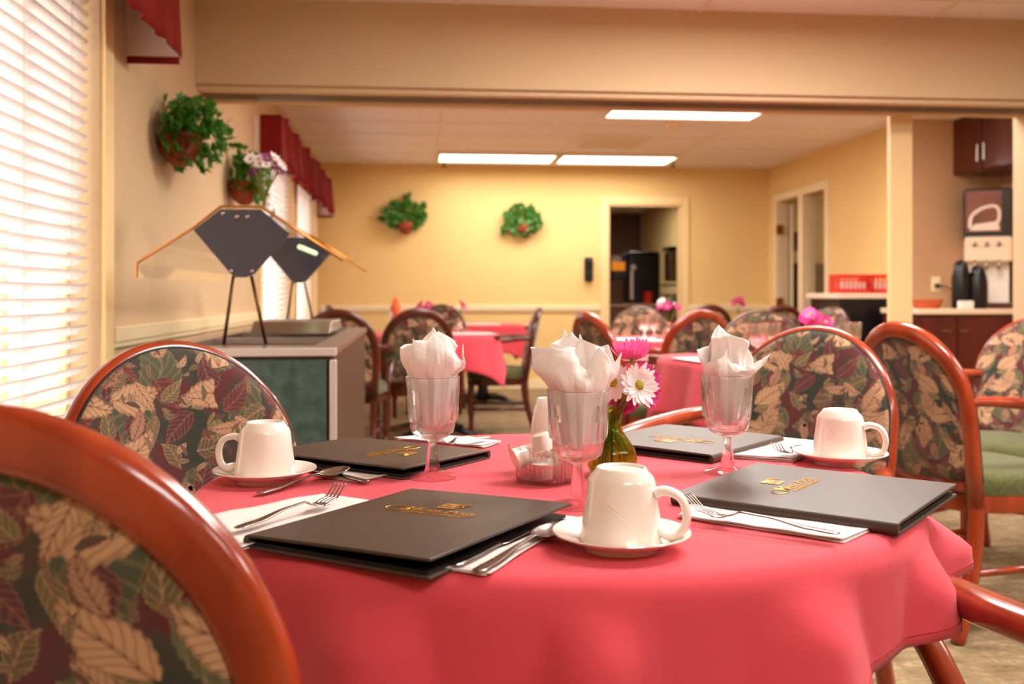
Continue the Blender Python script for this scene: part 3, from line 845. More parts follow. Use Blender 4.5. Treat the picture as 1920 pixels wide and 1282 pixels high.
# control: angle (0 = right, 270 = towards camera), radius, height, bulge
A1 = [(0, .046, .205, .004), (22, .050, .172, .006), (60, .040, .196, .004), (95, .034, .228, .002), (128, .036, .206, .003), (165, .045, .204, .004), (200, .048, .200, .006), (232, .044, .205, .008), (262, .030, .213, .012), (285, .016, .232, .014), (318, .034, .212, .010), (345, .051, .176, .006)]
A2 = [(10, .040, .200, 0), (70, .03, .212, 0), (140, .036, .208, 0), (190, .030, .214, 0), (250, .022, .205, 0), (300, .018, .226, 0), (340, .030, .214, 0)]
napkin(PG[0], [(A1, 1.0), (A2, .7)], 'crumpled white paper napkin in the left goblet', 3)
B1 = [(0, .056, .204, .004), (14, .060, .180, .004), (34, .050, .212, .002), (60, .034, .204, .002), (84, .020, .230, .002), (100, .024, .206, .002), (122, .030, .234, .002), (148, .040, .206, .004), (176, .064, .211, .008), (200, .060, .212, .014), (226, .048, .210, .016), (250, .034, .214, .012), (268, .026, .190, .012), (290, .030, .184, .008), (312, .040, .212, .006), (336, .048, .190, .006)]
B2 = [(15, .036, .208, 0), (60, .022, .214, 0), (110, .018, .230, 0), (170, .034, .214, 0), (215, .036, .216, 0), (255, .02, .214, 0), (292, .014, .224, 0), (318, .030, .214, 0)]
napkin(PG[1], [(B1, 1.0), (B2, .7)], 'crumpled white paper napkin in the centre goblet, the widest one', 8)
C1 = [(0, .066, .186, .004), (18, .052, .158, .004), (40, .046, .205, .004), (75, .032, .214, .002), (110, .026, .232, .002), (140, .034, .200, .002), (172, .048, .196, .002), (196, .040, .172, .002), (235, .038, .182, .004), (262, .022, .196, .004), (275, .024, .176, .004), (305, .036, .168, .006), (332, .050, .178, .006)]
C2 = [(10, .036, .206, 0), (60, .03, .212, 0), (120, .018, .234, 0), (170, .022, .212, 0), (220, .016, .216, 0), (270, .014, .222, 0), (320, .028, .210, 0)]
napkin(PG[2], [(C1, 1.0), (C2, .72)], 'crumpled white paper napkin in the right goblet, one corner flopped right', 12)

def cup_saucer(p, hang, lab1, lab2):
    s_ = thing('saucer', lab1, 'saucer', (p[0], p[1], TZ), 0, 'saucers on the round table')
    MB().lathe([(0, .0022), (.036, .0022), (.0385, .0), (.041, .0), (.042, .004), (.055, .0095), (.0745, .0185), (.0765, .0198), (.0758, .0212), (.068, .0188), (.052, .0118), (.042, .0085), (.034, .0075), (0, .0075)], 72).build('dish', K['cup'], s_, smooth=True, auto=70)
    c = thing('coffee_cup', lab2, 'cup', (p[0], p[1], TZ + .0085), R(hang), 'upside down cups')
    H = .082
    pr = [(.0455, 0), (.0465, .001), (.0462, .004), (.0435, .020), (.0400, .045), (.0375, .066), (.0355, .0715), (.0290, .0785), (.0275, .0815), (.0262, .082), (.0245, .0812), (.0240, .079), (0, .0785)]
    inn = [(0, .0745), (.030, .072), (.0352, .064), (.0375, .045), (.0412, .020), (.0436, .003), (.0446, .0002)]
    MB().lathe(pr[::1], 72).build('body', K['cup'], c, smooth=True, auto=60)
    # handle, lower lug near the rim, upper lug near the base (cup stands on its rim)
    q = smooth_path([(.0385, 0, .056), (.050, 0, .059), (.066, 0, .053), (.073, 0, .036), (.069, 0, .018), (.057, 0, .010), (.0425, 0, .016)], 6)
    n = len(q); MB().tube(q, [.0062 + .0022 * abs(2 * i / (n - 1) - 1) ** 3 for i in range(n)], 12, sq=(.75, 1.15), up=(0, 1, 0) and None).build('handle', K['cup'], c, smooth=True)
    # moulded swirl lines
    g = MB()
    for k in range(5):
        P_ = []
        for m in range(9):
            a = R(-60 - m * 6 + k * 2); z = .014 + .002 * m * (1 + .15 * k) + .003 * k; r = .0445 - z * .098 + .0002; P_.append((r * math.cos(a), r * math.sin(a), z))
        g.tube(P_, [.0001] + [.0006] * 7 + [.0001], 5)
    g.build('moulded_swirl', K['cup'], c, smooth=True)
va = math.degrees(-YAW)
PC = [at(497, 903, TZ), at(1165, 1028, TZ), at(1575, 869, TZ)]
cup_saucer(PC[0], 180 - 5 - 8, 'white saucer at the left, by the back left menu', 'white cup upside down at the left, handle to the left')
cup_saucer(PC[1], va - 22, 'white saucer in the front, nearest the camera', 'white cup upside down in the front, nearest the camera')
cup_saucer(PC[2], va - 32, 'white saucer at the back right, in front of the tapestry chair', 'white cup upside down at the back right, on the table edge')

def flat_napkin(pts, z, label, lay=3, seed=1):
    """folded paper napkin from ground-plan corners"""
    g = MB(); rnd = random.Random(seed)
    c = sum((Vector((p[0], p[1], 0)) for p in pts), Vector()) / len(pts)
    for L in range(lay):
        off = [Vector((rnd.uniform(-.004, .004), rnd.uniform(-.004, .004), 0)) for _ in pts]
        P4 = [Vector((p[0], p[1], 0)) + o_ for p, o_ in zip(pts, off)]
        n = 16
        def P(i, j, L=L, P4=P4):
            u, v_ = i / n, j / n
            p = (P4[0] * (1 - u) + P4[1] * u) * (1 - v_) + (P4[3] * (1 - u) + P4[2] * u) * v_
            nz = noise.noise(Vector((p.x * 22, p.y * 22, L * .6 + seed))); e = max(abs(u - .5), abs(v_ - .5)) * 2
            return Vector((p.x - c.x, p.y - c.y, .0012 + L * .0016 + (.0013 + .0025 * max(0, e - .75) * 4) * (.5 + .5 * nz) * (.5 + .25 * L)))
        g.grid(P, n + 1, n + 1)
    o = g.build('paper_napkin', K['paper'], smooth=True, solid=.0005); o.location = (c.x, c.y, z)
    return tag(o, label, 'napkin', 'flat paper napkins under cutlery')
def P2(l): return [at(px, py, TZ) for px, py in l]
flat_napkin(P2([(395, 975), (600, 932), (705, 948), (440, 1040)]), TZ, 'flat white napkin under the left fork', 3, 1)
flat_napkin(P2([(1268, 974), (1320, 932), (1668, 982), (1580, 1020)]), TZ, 'flat white napkin under the fork at the right front', 3, 2)
flat_napkin(P2([(800, 1066), (912, 1082), (1078, 975), (985, 962)]), TZ, 'flat white napkin under the spoon and knife in front', 2, 3)
flat_napkin(P2([(590, 893), (672, 906), (735, 893), (640, 878)]), TZ, 'small white napkin corner under the spoon beside the left cup', 2, 4)
flat_napkin(P2([(742, 826), (905, 842), (938, 832), (800, 818)]), TZ, 'white napkin at the far edge of the table behind the left goblet', 3, 5)
flat_napkin(P2([(1372, 861), (1487, 868), (1560, 838), (1448, 826)]), TZ, 'white napkin under the fork by the back right cup', 4, 6)

def strip(g, prof, thick):
    """prof: list of (s, halfwidth, z, yoff) along x"""
    n = len(prof); vs = []
    for (s_, hw, z, yo) in prof:
        for k in range(7):
            u = -1 + 2 * k / 6; vs.append((s_, yo + u * hw, z + thick * math.sqrt(max(0, 1 - u * u)) * .9))
        for k in range(7):
            u = 1 - 2 * k / 6; vs.append((s_, yo + u * hw, z - thick * .25 * math.sqrt(max(0, 1 - u * u))))
    fs = []
    for i in range(n - 1):
        for k in range(14): a = i * 14 + k; b_ = i * 14 + (k + 1) % 14; fs.append((a, b_, b_ + 14, a + 14))
    fs += [tuple(range(14))[::-1], tuple(range((n - 1) * 14, n * 14))]
    g.add(vs, fs)
def lerp_prof(keys, n=40, yo=0):
    out = []
    a, b_ = keys[0][0], keys[-1][0]
    for i in range(n + 1):
        s_ = a + (b_ - a) * i / n
        for k in range(len(keys) - 1):
            if keys[k][0] <= s_ + 1e-9 <= keys[k + 1][0] + 2e-9:
                u = (s_ - keys[k][0]) / (keys[k + 1][0] - keys[k][0]); u = u * u * (3 - 2 * u)
                out.append((s_, keys[k][1] + (keys[k + 1][1] - keys[k][1]) * u, keys[k][2] + (keys[k + 1][2] - keys[k][2]) * u, yo)); break
    return out
def cutlery(kind, tail, ang, label, z=TZ + .0125, L=.19):
    t = thing(kind, label, kind.replace('dinner_', '').replace('tea', ''), (tail[0], tail[1], z), R(ang), 'stainless cutlery on the round table')
    g = MB()
    k = L / .19
    if kind == 'fork':
        strip(g, lerp_prof([(0, .004 * k, .001), (.006, .0085, .001), (.03, .0080, .002), (.09 * k, .0038, .008), (.118 * k, .0030, .009), (.130 * k, .006, .004), (.140 * k, .0112, .001), (.152 * k, .0122, .0015)]), .0019)
        g.build('handle', K['steel'], t, smooth=True)
        g = MB()
        for q in range(4):
            yo = (-1.5 + q) * .0058; strip(g, lerp_prof([(.143 * k, .0028, .0010), (.165 * k, .0019, .005), (.19 * k, .0010, .021)], 14, yo), .0013)
        g.build('tines', K['steel'], t, smooth=True)
    elif kind == 'spoon':
        strip(g, lerp_prof([(0, .004, .001), (.006, .0085, .001), (.03, .008, .002), (.09 * k, .0036, .007), (.122 * k, .003, .009), (.132 * k, .005, .006)]), .0019)
        g.build('handle', K['steel'], t, smooth=True)
        g = MB(); n = 16
        def P(i, j):
            r = i / 10; a = 2 * math.pi * j / 32
            x = .160 * k + .031 * r * math.cos(a); y = .0195 * r * math.sin(a) * (1 - .12 * math.cos(a)); return Vector((x, y, .0010 + .0075 * r * r + .002 * r * math.cos(a)))
        g.grid(P, 11, 32, True).build('bowl', K['steel'], t, smooth=True, solid=.0014)
    else:
        strip(g, lerp_prof([(0, .004, .002), (.008, .0075, .002), (.05, .0072, .002), (.10, .0058, .002)]), .0028)
        g.build('handle', K['steel'], t, smooth=True)
        g = MB(); strip(g, lerp_prof([(.098, .006, .002), (.11, .0098, .002), (.17, .0098, .002), (.20, .0015, .002)]), .0010)
        g.build('blade', K['steel'], t, smooth=True)
    return t
def ang(p, q): return math.degrees(math.atan2(q.y - p.y, q.x - p.x))
a0, a1 = at(442, 996, TZ + .01), at(640, 925, TZ + .02)
cutlery('fork', a1 - (a1 - a0).normalized() * .19, ang(a0, a1), 'stainless fork on the left napkin, tines to the right', L=.19)
a0, a1 = at(1574, 1003, TZ + .012), at(1290, 949, TZ + .02)
cutlery('fork', a0, ang(a0, a1), 'stainless fork at the right front, tines to the left', L=.19)
a0, a1 = at(1515, 838, TZ + .01), at(1413, 848, TZ + .02)
cutlery('fork', a0 + Vector((.02, -.005, 0)), ang(a0, a1), 'stainless fork beside the back right cup', L=.15)
a0, a1 = at(893, 1070, TZ + .006), at(1045, 990, TZ + .01)
cutlery('spoon', a0, ang(a0, a1), 'stainless spoon in front, left of the front saucer', z=TZ + .0045, L=.2)
a0, a1 = at(852, 1062, TZ + .006), at(1005, 984, TZ + .006)
cutlery('knife', a0, ang(a0, a1), 'stainless knife between the front menu and the spoon', z=TZ + .0045)
a0, a1 = at(560, 906, TZ + .006), at(650, 880, TZ + .01)
cutlery('spoon', a1 - (a1 - a0).normalized() * .19, ang(a0, a1), 'stainless spoon peeking out right of the left saucer', z=TZ + .0045)
a0, a1 = at(690, 905, TZ + .006), at(600, 884, TZ + .006)
cutlery('knife', a0 + Vector((.0, .012, 0)), ang(a0, a1), 'stainless knife beside the spoon near the left cup', z=TZ + .003)
a0, a1 = at(918, 826, TZ + .006), at(850, 834, TZ + .01)
cutlery('fork', a0, ang(a0, a1), 'thin fork lying on the far napkin behind the left goblet', L=.15)

# crystal dish with creamers
dc = at(1038, 917, TZ); dl = at(962, 905, TZ)
da = math.atan2(dl.y - dc.y, dl.x - dc.x)
sid = .078
ex = Vector((math.cos(da), math.sin(da), 0)); ey = Vector((-ex.y, ex.x, 0)); 
if ey.y < 0: ey = -ey
ctr = dc + ex * sid / 2 + ey * sid / 2
t = thing('creamer_dish', 'square ribbed crystal dish holding creamer tubs', 'dish', (ctr.x, ctr.y, TZ), math.atan2(ex.y, ex.x))
def dshape(off, rib, n=160):
    o = []
    for k in range(n):
        a = 2 * math.pi * k / n; p_ = 9; c, s_ = math.cos(a), math.sin(a); q = (abs(c) ** p_ + abs(s_) ** p_) ** (-1 / p_)
        r = (sid / 2 - off) * q * (1 + rib * (abs(math.sin(k * math.pi / 5)) - .5)); o.append((r * c, r * s_))
    return o
lay = [(dshape(.003, .0), 0), (dshape(.0015, .03), .001), (dshape(.0015, .045), .012), (dshape(.001, .045), .042), (dshape(.0, .0), .049), (dshape(.0, .0), .054), (dshape(.003, .0), .0545), (dshape(.0035, .0), .043), (dshape(.0045, .0), .012), (dshape(.006, 0), .006)]
g = MB(); n = 160
g.grid(lambda i, j: Vector((lay[i][0][j][0], lay[i][0][j][1], lay[i][1])), len(lay), n, True)
g.f.append(tuple(range(n))[::-1]); g.mi.append(0); g.f.append(tuple(range((len(lay) - 1) * n, len(lay) * n))); g.mi.append(0)
g.build('crystal_body', K['glass'], t, smooth=True, auto=50)
def creamer(loc, rot, label, lid=None):
    t = thing('creamer_tub', label, 'creamer', loc, 0, 'creamer tubs'); t.rotation_euler = rot
    def fn(i, a, r, z): return r * (1 + (.02 * math.sin(30 * a) if 1 <= i <= 2 else 0))
    MB().lathe([(0, 0), (.0125, 0), (.0135, .001), (.0165, .021), (.0175, .0225), (.0205, .0228), (.0205, .0236), (0, .0236)], 60, fn=fn).build('cup', K['cup'], t, smooth=True, auto=50)
    g = MB().lathe([(0, .0237), (.0204, .0237), (.0206, .0243), (0, .0246)], 40); g.box(.015, .027, -.006, .006, .0238, .0242)
    g.build('foil_lid', lid or K['white'], t, smooth=True, auto=30)
    if lid:
        m = MB()
        m.lathe([(.011, .0246), (.0125, .02465), (.0125, .0250), (.011, .0250)], 30, close=True)
        m.build('lid_ring', K['orangel'], t)
        m = MB(); m.box(-.007, .007, -.0035, .0035, .0246, .0251); m.build('lid_mark', K['pinkl'], t)
    return t
C0 = Vector((ctr.x, ctr.y, TZ))
camr = Vector((cY, -sY, 0)); camf = Vector((sY, cY, 0))
def cp(r, f, z): return C0 + camr * r + camf * f + Vector((0, 0, z))
creamer(cp(-.006, -.016, .007), (0, 0, .3), 'creamer tub standing upright at the front of the dish')
creamer(cp(.023, .006, .007), (0, 0, 2), 'creamer tub standing at the right of the dish')
creamer(cp(-.012, .018, .007), (0, 0, 1), 'creamer tub standing at the back of the dish')
creamer(cp(-.030, -.002, .044), (R(0), R(-112), R(12)), 'creamer tub lying tilted at the left rim of the dish')
creamer(cp(-.014, .0, .072), (R(172), R(14), R(160)), 'white creamer tub upside down on top of the heap')
creamer(cp(.022, .000, .036), (R(48), R(8), R(0)), 'creamer tub with a yellow foil lid leaning in the dish', K['label'])
# cream shaker behind
ps = at(1030, 886, TZ)
t = thing('cream_jug', 'pale cream jug half hidden behind the centre goblet', 'jug', ps)
MB().lathe([(0, 0), (.024, 0), (.026, .004), (.029, .03), (.030, .06), (.028, .085), (.024, .105), (.019, .118), (.017, .118), (.021, .103), (.024, .085), (0, .08)], 40).build('body', K['cup'], t, smooth=True)

# flowers
def daisy(g_pet, g_eye, c, nrm, rad, npet=18, cup=.15, seed=0):
    rnd = random.Random(seed); nrm = Vector(nrm).normalized(); a = Vector((0, 0, 1)) if abs(nrm.z) < .9 else Vector((1, 0, 0))
    u = (a - nrm * a.dot(nrm)).normalized(); v_ = nrm.cross(u)
    for layer in range(2):
        for k in range(npet):
            an = 2 * math.pi * (k + .5 * layer) / npet + rnd.uniform(-.08, .08); L = rad * rnd.uniform(.86, 1.1) * (1 - .14 * layer); wd = rad * (.125 if npet > 12 else .15)
            d = u * math.cos(an) + v_ * math.sin(an); s_ = nrm.cross(d)
            vs = []; n = 6; dr = rnd.uniform(-.12, .15) + cup
            for i in range(n + 1):
                q = i / n; ww = wd * (math.sin(math.pi * (q * .82 + .14)) ** .7); r_ = rad * .16 + (L - rad * .16) * q
                base = c + d * r_ * (1 - .1 * q * q) + nrm * (rad * dr * q * q + .002 * layer)
                vs += [base - s_ * ww, base - nrm * ww * .28, base + s_ * ww]
            fs = []
            for i in range(n): fs += [(i * 3, i * 3 + 1, i * 3 + 4, i * 3 + 3), (i * 3 + 1, i * 3 + 2, i * 3 + 5, i * 3 + 4)]
            g_pet.add(vs, fs)
    Mx = Matrix.Translation(c + nrm * .001) @ nrm.to_track_quat('Z', 'Y').to_matrix().to_4x4()
    g_eye.lathe([(0, rad * .10), (rad * .12, rad * .09), (rad * .2, rad * .05), (rad * .23, 0), (rad * .14, -rad * .06), (0, -rad * .1)], 20, M=Mx)
pv = at(1148, 890, TZ)
t = thing('flower_vase', 'small green glass bud vase with daisies on the round table', 'vase', pv)
vp = [(0, 0), (.026, 0), (.034, .004), (.0395, .016), (.040, .026), (.035, .042), (.024, .058), (.0155, .070), (.0135, .080), (.0155, .094), (.021, .106), (.0215, .1075),
      (.0200, .1068), (.0140, .094), (.0118, .080), (.0137, .070), (.022, .058), (.033, .042), (.0378, .026), (.0374, .016), (.032, .007), (0, .005)]
MB().lathe(vp, 56, fn=lambda i, a, r, z: r * (1 + (.03 * math.sin(6 * a) if 3 <= i <= 7 else 0))).build('glass_body', K['vaseg'], t, smooth=True)
fl = []
def fpos(px, py, dz):   # local position from a direction of view at the vase depth
    z0 = pv.x * sY + pv.y * cY + dz; p = dp(px, z0); return Vector((p.x - pv.x, p.y - pv.y, CH - (py - HY) * z0 / FPX - TZ))
FL = [('w', (1198, 722), -.035, (.35, -.9, .25), .0375), ('p', (1184, 672), -.016, (.05, .25, .95), .036), ('w', (1150, 716), -.012, (-.6, -.75, .1), .037),
      ('m', (1216, 735), .004, (.5, -.5, -.1), .030), ('m', (1170, 745), .004, (-.1, -.9, -.1), .030), ('m', (1212, 706), .020, (.4, -.6, .4), .027), ('m', (1090, 672), .02, (-.3, -.5, .6), .032), ('w', (1118, 700), .03, (-.5, -.3, .6), .034)]
for i, (kd, pxy, dz, nr, rd_) in enumerate(FL):
    c = fpos(pxy[0], pxy[1], dz)
    fo = D.objects.new('daisy', None); 
    gp, ge = MB(), MB(); daisy(gp, ge, c, nr, rd_, 17, .12 if kd == 'w' else (.62 if kd == 'p' else .2), i)
    pm = {'w': K['wpet'], 'p': K['pink'], 'm': K['pinkd']}[kd]
    st = MB(); nv = Vector(nr).normalized()
    st.tube(smooth_path([c - nv * .002, c - nv * .02 + Vector((0, 0, -.012)), Vector((c.x * .25, c.y * .25, .095)), Vector((-c.x * .3, -c.y * .3, .05)), Vector((-c.x * .4, -c.y * .4, .010))], 5), .0022, 7)
    so_ = st.build('stem', K['stem'], None, smooth=True)
    lab = {0: 'large white daisy facing the camera, yellow eye showing', 1: 'bright pink daisy seen from below, topmost in the vase', 2: 'white daisy at the left of the vase beside the centre napkin', 3: 'magenta daisy behind the large white daisy, right side', 4: 'magenta daisy low behind the large white daisy', 5: 'magenta daisy between pink and white daisies', 6: 'magenta daisy hidden behind the centre napkin', 7: 'white daisy mostly hidden behind the centre napkin'}[i]
    h = D.objects.new('daisy', None); COL.objects.link(h); h.location = pv; tag(h, lab, 'flower', 'daisies in the bud vase')
    so_.parent = h
    gp.build('petals', pm, h, smooth=True); ge.build('flower_eye', K['yel'], h, smooth=True)
    D.objects.remove(fo)
# leaves in vase
g = MB()
for k in range(7):
    a = k * .9; p0 = Vector((.006 * math.cos(a), .006 * math.sin(a), .03 + .004 * k)); d = Vector((math.cos(a), math.sin(a), .35)).normalized(); s_ = Vector((-math.sin(a), math.cos(a), 0))
    g.add([p0, p0 + d * .010 + s_ * .006, p0 + d * .022, p0 + d * .010 - s_ * .006], [(0, 1, 2, 3)])
g.build('leaves', K['stem'], t)

# ------------------------------------------------------------------ wall plants
def ivy(c, nrm, spread, trails, label, seed, potr=.10, lw=.034, pale=.25, nleaf=230, droop=.25, pot_ofs=(0, 0, -.07), squash=1, outw=.3):
    rnd = random.Random(seed); nrm = Vector(nrm); side = Vector((0, 0, 1)).cross(nrm)
    t = thing('wall_ivy', label, 'plant', c, 0, 'ivy planters on the walls')
    # half pot on wall
    g = MB(); pr = [(.0, -potr * 1.0), (potr * .35, -potr * .95), (potr * .75, -.6 * potr), (potr * .97, -.1 * potr), (potr * 1.02, .35 * potr), (potr * .98, .6 * potr), (potr * .9, .6 * potr), (0, .4 * potr)]
    M = Matrix.Translation(Vector(pot_ofs) + nrm * potr * 1.02)
    g.lathe(pr, 28, M=M).build('pot', K['terra'], t, smooth=True)
    gs = [MB(), MB()]
    def leaf(p, d, up, L, g):
        d = d.normalized(); s_ = d.cross(up)
        if s_.length < .1: s_ = d.cross(Vector((1, 0, 0)))
        s_.normalize(); n = s_.cross(d)
        pts = [(0, 0), (.12, .42), (.42, .34), (.55, .52), (.72, .22), (1, 0), (.72, -.22), (.55, -.52), (.42, -.34), (.12, -.42)]
        vs = [p + d * (u * L) + s_ * (v_ * L) + n * (-.22 * L * abs(v_) + .12 * L * u * u) for u, v_ in pts]
        vs.append(p + d * .45 * L)
        g.add(vs, [(i, (i + 1) % 10, 10) for i in range(10)])
    for k in range(nleaf):
        th = rnd.uniform(-math.pi, math.pi); rr = spread * rnd.random() ** .6
        hor = math.cos(th) * rr; ver = math.sin(th) * rr * .72 * squash + .02 - (.065 if outw > .5 else 0)
        out = .02 + (potr * 1.2 + spread * .75 * outw) * rnd.random() ** .8 * (1 - .35 * rr / spread)
        p = side * hor + nrm * out + Vector((0, 0, ver))
        d = side * math.cos(th) + Vector((0, 0, math.sin(th) - .3)) + nrm * rnd.uniform(.0, .9) + Vector((rnd.uniform(-.5, .5), rnd.uniform(-.5, .5), rnd.uniform(-.5, .5)))
        leaf(p, d, nrm + Vector((rnd.uniform(-.7, .7), rnd.uniform(-.7, .7), rnd.uniform(-.2, .7))), lw * rnd.uniform(.7, 1.3), gs[1 if rnd.random() < pale else 0])
    st = MB()
    for (sx, sz, L) in trails:
        pts = []
        p = side * sx * .4 + nrm * (potr * 1.1) + Vector((0, 0, .02))
        n = 14
        for i in range(n + 1):
            q = i / n; pts.append(side * (sx * (.4 + .6 * min(1, q * 2.2))) + nrm * (potr * (1.1 - .5 * q)) + Vector((.012 * math.sin(i + seed), .012 * math.cos(i * 1.3), .02 + (sz * math.sin(min(1, q * 2) * math.pi / 2)) - L * max(0, q - .25) / .75)))
        st.tube(pts, .0018, 5)
        for i, pp in enumerate(pts):
            for _ in range(2):
                d = Vector((rnd.uniform(-1, 1), rnd.uniform(-1, 1), rnd.uniform(-1.2, .3)))
                leaf(pp, d, nrm + Vector((0, 0, rnd.uniform(-.3, .8))), lw * rnd.uniform(.6, 1.05), gs[1 if rnd.random() < pale else 0])
    st.build('vines', K['stem'], t, smooth=True)
    gs[0].build('foliage', K['ivy'], t); gs[1].build('pale_foliage', K['ivy2'], t)
    return t
def onleft(px, z, h, dx=0):
    p = dp(px, z); return Vector((XL, p.y, h))
ivy(Vector((XL, 4.22, 1.74)), (1, 0, 0), .185, [(.13, .03, .20), (.16, .04, .14), (.10, .06, .24), (-.12, .02, .10), (.19, .02, .10), (-.05, .05, .16)], 'large ivy in a terracotta pot, nearer of two on the left wall', 4, .085, .042, .3, 420, pot_ofs=(0, -.02, -.10), outw=1.2)
ivy(Vector((XL, 5.75, 1.74)), (1, 0, 0), .17, [(-.10, .12, .02), (.06, .02, .16), (.10, .03, .12)], 'darker ivy in a terracotta pot, behind the buffet on the left wall', 9, .085, .040, .05, 340, pot_ofs=(0, -.02, -.12), outw=1)
pb1 = dp(757, 11.0); ivy(Vector((pb1.x, YB, 1.88)), (0, -1, 0), .22, [(-.24, -.02, .03), (.22, .13, .03), (.04, .22, .0), (.12, -.02, .12), (-.1, 0, .12)], 'feathery ivy in a small red pot, left of two on the back wall', 14, .085, .055, .25, 220, pot_ofs=(0.02, 0, -.11), squash=.9)
pb2 = dp(978, 11.02); ivy(Vector((pb2.x, YB, 1.83)), (0, -1, 0), .19, [(-.22, -.03, .12), (.1, .08, .03), (.05, -.03, .14)], 'bushy round ivy, right of two on the back wall', 21, .075, .055, .3, 250, squash=1.15)

# ------------------------------------------------------------------ buffet with sneeze guard
BX0, BX1, BY0, BY1, BZ = -.80, -.232, 2.96, 4.78, .875
t = thing('buffet_station', 'green laminate buffet station along the left wall', 'buffet', (0, 0, 0))
MB().box(BX0 + .01, BX1 - .01, BY0 + .012, BY1, .08, BZ - .02).build('cabinet_body', K['brown'], t)
MB().box(BX0 + .03, BX1 - .03, BY0, BY0 + .012, .10, BZ - .035).build('end_panel', K['laminate'], t)
g = MB(); g.box(BX0, BX1, BY0 - .006, BY0 + .014, BZ - .024, BZ).box(BX0, BX0 + .02, BY0 - .006, BY0 + .014, .08, BZ - .024).box(BX1 - .02, BX1, BY0 - .006, BY0 + .014, .08, BZ - .035)
g.build('steel_edging', K['alu'], t, bevel=.003)
g = MB(); g.box(BX0, BX0 + .08, BY0 + .014, BY1, BZ - .02, BZ).box(BX1 - .08, BX1, BY0 + .014, BY1, BZ - .02, BZ)
for (a, b_) in ((BY0 + .014, BY0 + .16), (BY0 + .70, BY0 + .76), (BY0 + 1.28, BY0 + 1.34), (BY1 - .1, BY1)): g.box(BX0 + .08, BX1 - .08, a, b_, BZ - .02, BZ)
g.build('steel_top', K['bsteel'], t)
for k in range(3):
    y0 = BY0 + .16 + k * .6; y1 = BY0 + .70 + k * .58
    MB().box(BX0 + .08, BX1 - .08, y0, min(y1, BY1 - .1), BZ - .16, BZ - .15).build('food_well', K['steel'], t)
MB().box(BX0 + .02, BX1 - .02, BY0 + .02, BY1 - .02, 0, .08).build('plinth', K['black'], t)
# raised far lid
MB().prism([(BY0 + .95, BZ + .005), (BY0 + 1.6, BZ + .005), (BY0 + 1.5, BZ + .05), (BY0 + 1.05, BZ + .05)], BX0 + .16, BX1 - .10, 'x').build('well_cover', K['bsteel'], t, bevel=.006)
sx = -.545
s_ = thing('sneeze_guard', 'glass sneeze guard with dark end panels and brass edges on the buffet', 'sneeze guard', (sx, 3.19, BZ))
GL = 1.5; z = lambda h: h - BZ
sec = [(-.315, 1.085), (-.315, 1.125), (-.145, 1.235), (-.062, 1.302), (.062, 1.302), (.315, 1.135)]
for (a, b_) in zip(sec[:-1], sec[1:]):
    nn = Vector((a[1] - b_[1], b_[0] - a[0])).normalized() * .003
    g = MB().prism([(a[0], z(a[1])), (b_[0], z(b_[1])), (b_[0] + nn.x, z(b_[1]) + nn.y), (a[0] + nn.x, z(a[1]) + nn.y)], 0, GL, 'y')
    g.build('glass_panel', K['tint'], s_)
EP = [(-.145, 1.232), (-.062, 1.298), (.062, 1.298), (.150, 1.222), (.040, 1.095), (.015, 1.085), (-.020, 1.085), (-.035, 1.10)]
for y in (-.008, GL):
    MB().prism([(x, z(h)) for x, h in EP], y, y + .008, 'y').build('end_panel', K['smoke'], s_)
for y in (-.010, GL + .008):
    MB().tube([(x, y, z(h) + .004) for x, h in sec[1:]], .0042, 8, up=(0, 1, 0)).build('edge_strip', K['brass'], s_, smooth=True)
MB().tube([(-.315, -.01, z(1.125)), (-.315, -.01, z(1.085))], .004, 8).build('edge_strip', K['brass'], s_)
for y in (.0, GL):
    for (xt, xb) in ((-.025, -.055), (.030, .075)):
        MB().tube([(xt, y + .004, z(1.09)), (xb, y + .004, .0)], .0055, 8).build('post', K['bronze'], s_, smooth=True)
g = MB()
for x, h in ((-.055, 1.285), (-.012, 1.275), (.02, 1.275), (-.03, 1.105), (.035, 1.105)):
    g.lathe([(0, -.004), (.006, -.004), (.007, 0), (0, 0)], 14, M=Matrix.Translation((x, -.008, z(h))) @ Matrix.Rotation(R(-90), 4, 'X'))
g.build('screws', K['steel'], s_, smooth=True)
MB().tube([(0.10, .7, z(1.215)), (0.10, 1.3, z(1.215))], .010, 10).build('lamp_tube', K['tube'], s_)
# flowers on top of the guard
p = Vector((-.53, 3.62, 1.306))
t = thing('flower_vase', 'glass vase of white and purple flowers on top of the sneeze guard', 'vase', p)
MB().lathe([(0, 0), (.022, 0), (.030, .012), (.030, .03), (.013, .052), (.010, .07), (.014, .085), (.012, .085), (.008, .07), (.011, .052), (.027, .03), (.027, .012), (0, .006)], 30).build('glass_body', K['glass'], t, smooth=True)
rnd = random.Random(5)
def posy(parent, base, n, mats, spread, h, rad, seed, top=.0):
    rnd = random.Random(seed); st = MB()
    for k in range(n):
        a = rnd.uniform(0, 6.28); r = spread * rnd.random() ** .5; c = Vector((r * math.cos(a), r * math.sin(a), h * rnd.uniform(.65, 1.1))) + Vector(base)
        m = mats[k % len(mats)]; nr = Vector((math.cos(a) * .7, math.sin(a) * .7 - .35, .6)); g_ = MB(); ge = MB(); daisy(g_, ge, c, nr, rad * rnd.uniform(.8, 1.15), 10, .2, k)
        g_.cur = 1; n0 = len(g_.v); g_.v += ge.v; g_.f += [tuple(i + n0 for i in f) for f in ge.f]; g_.mi += [1] * len(ge.f)
        g_.build('flower_head', [m, K['yel']], parent, smooth=True)
        st.tube(smooth_path([c, Vector(base) + Vector((r * math.cos(a) * .3, r * math.sin(a) * .3, h * .3)), Vector(base) - Vector((0, 0, .03))], 4), .0016, 5)
    st.build('stems', K['stem'], parent, smooth=True)
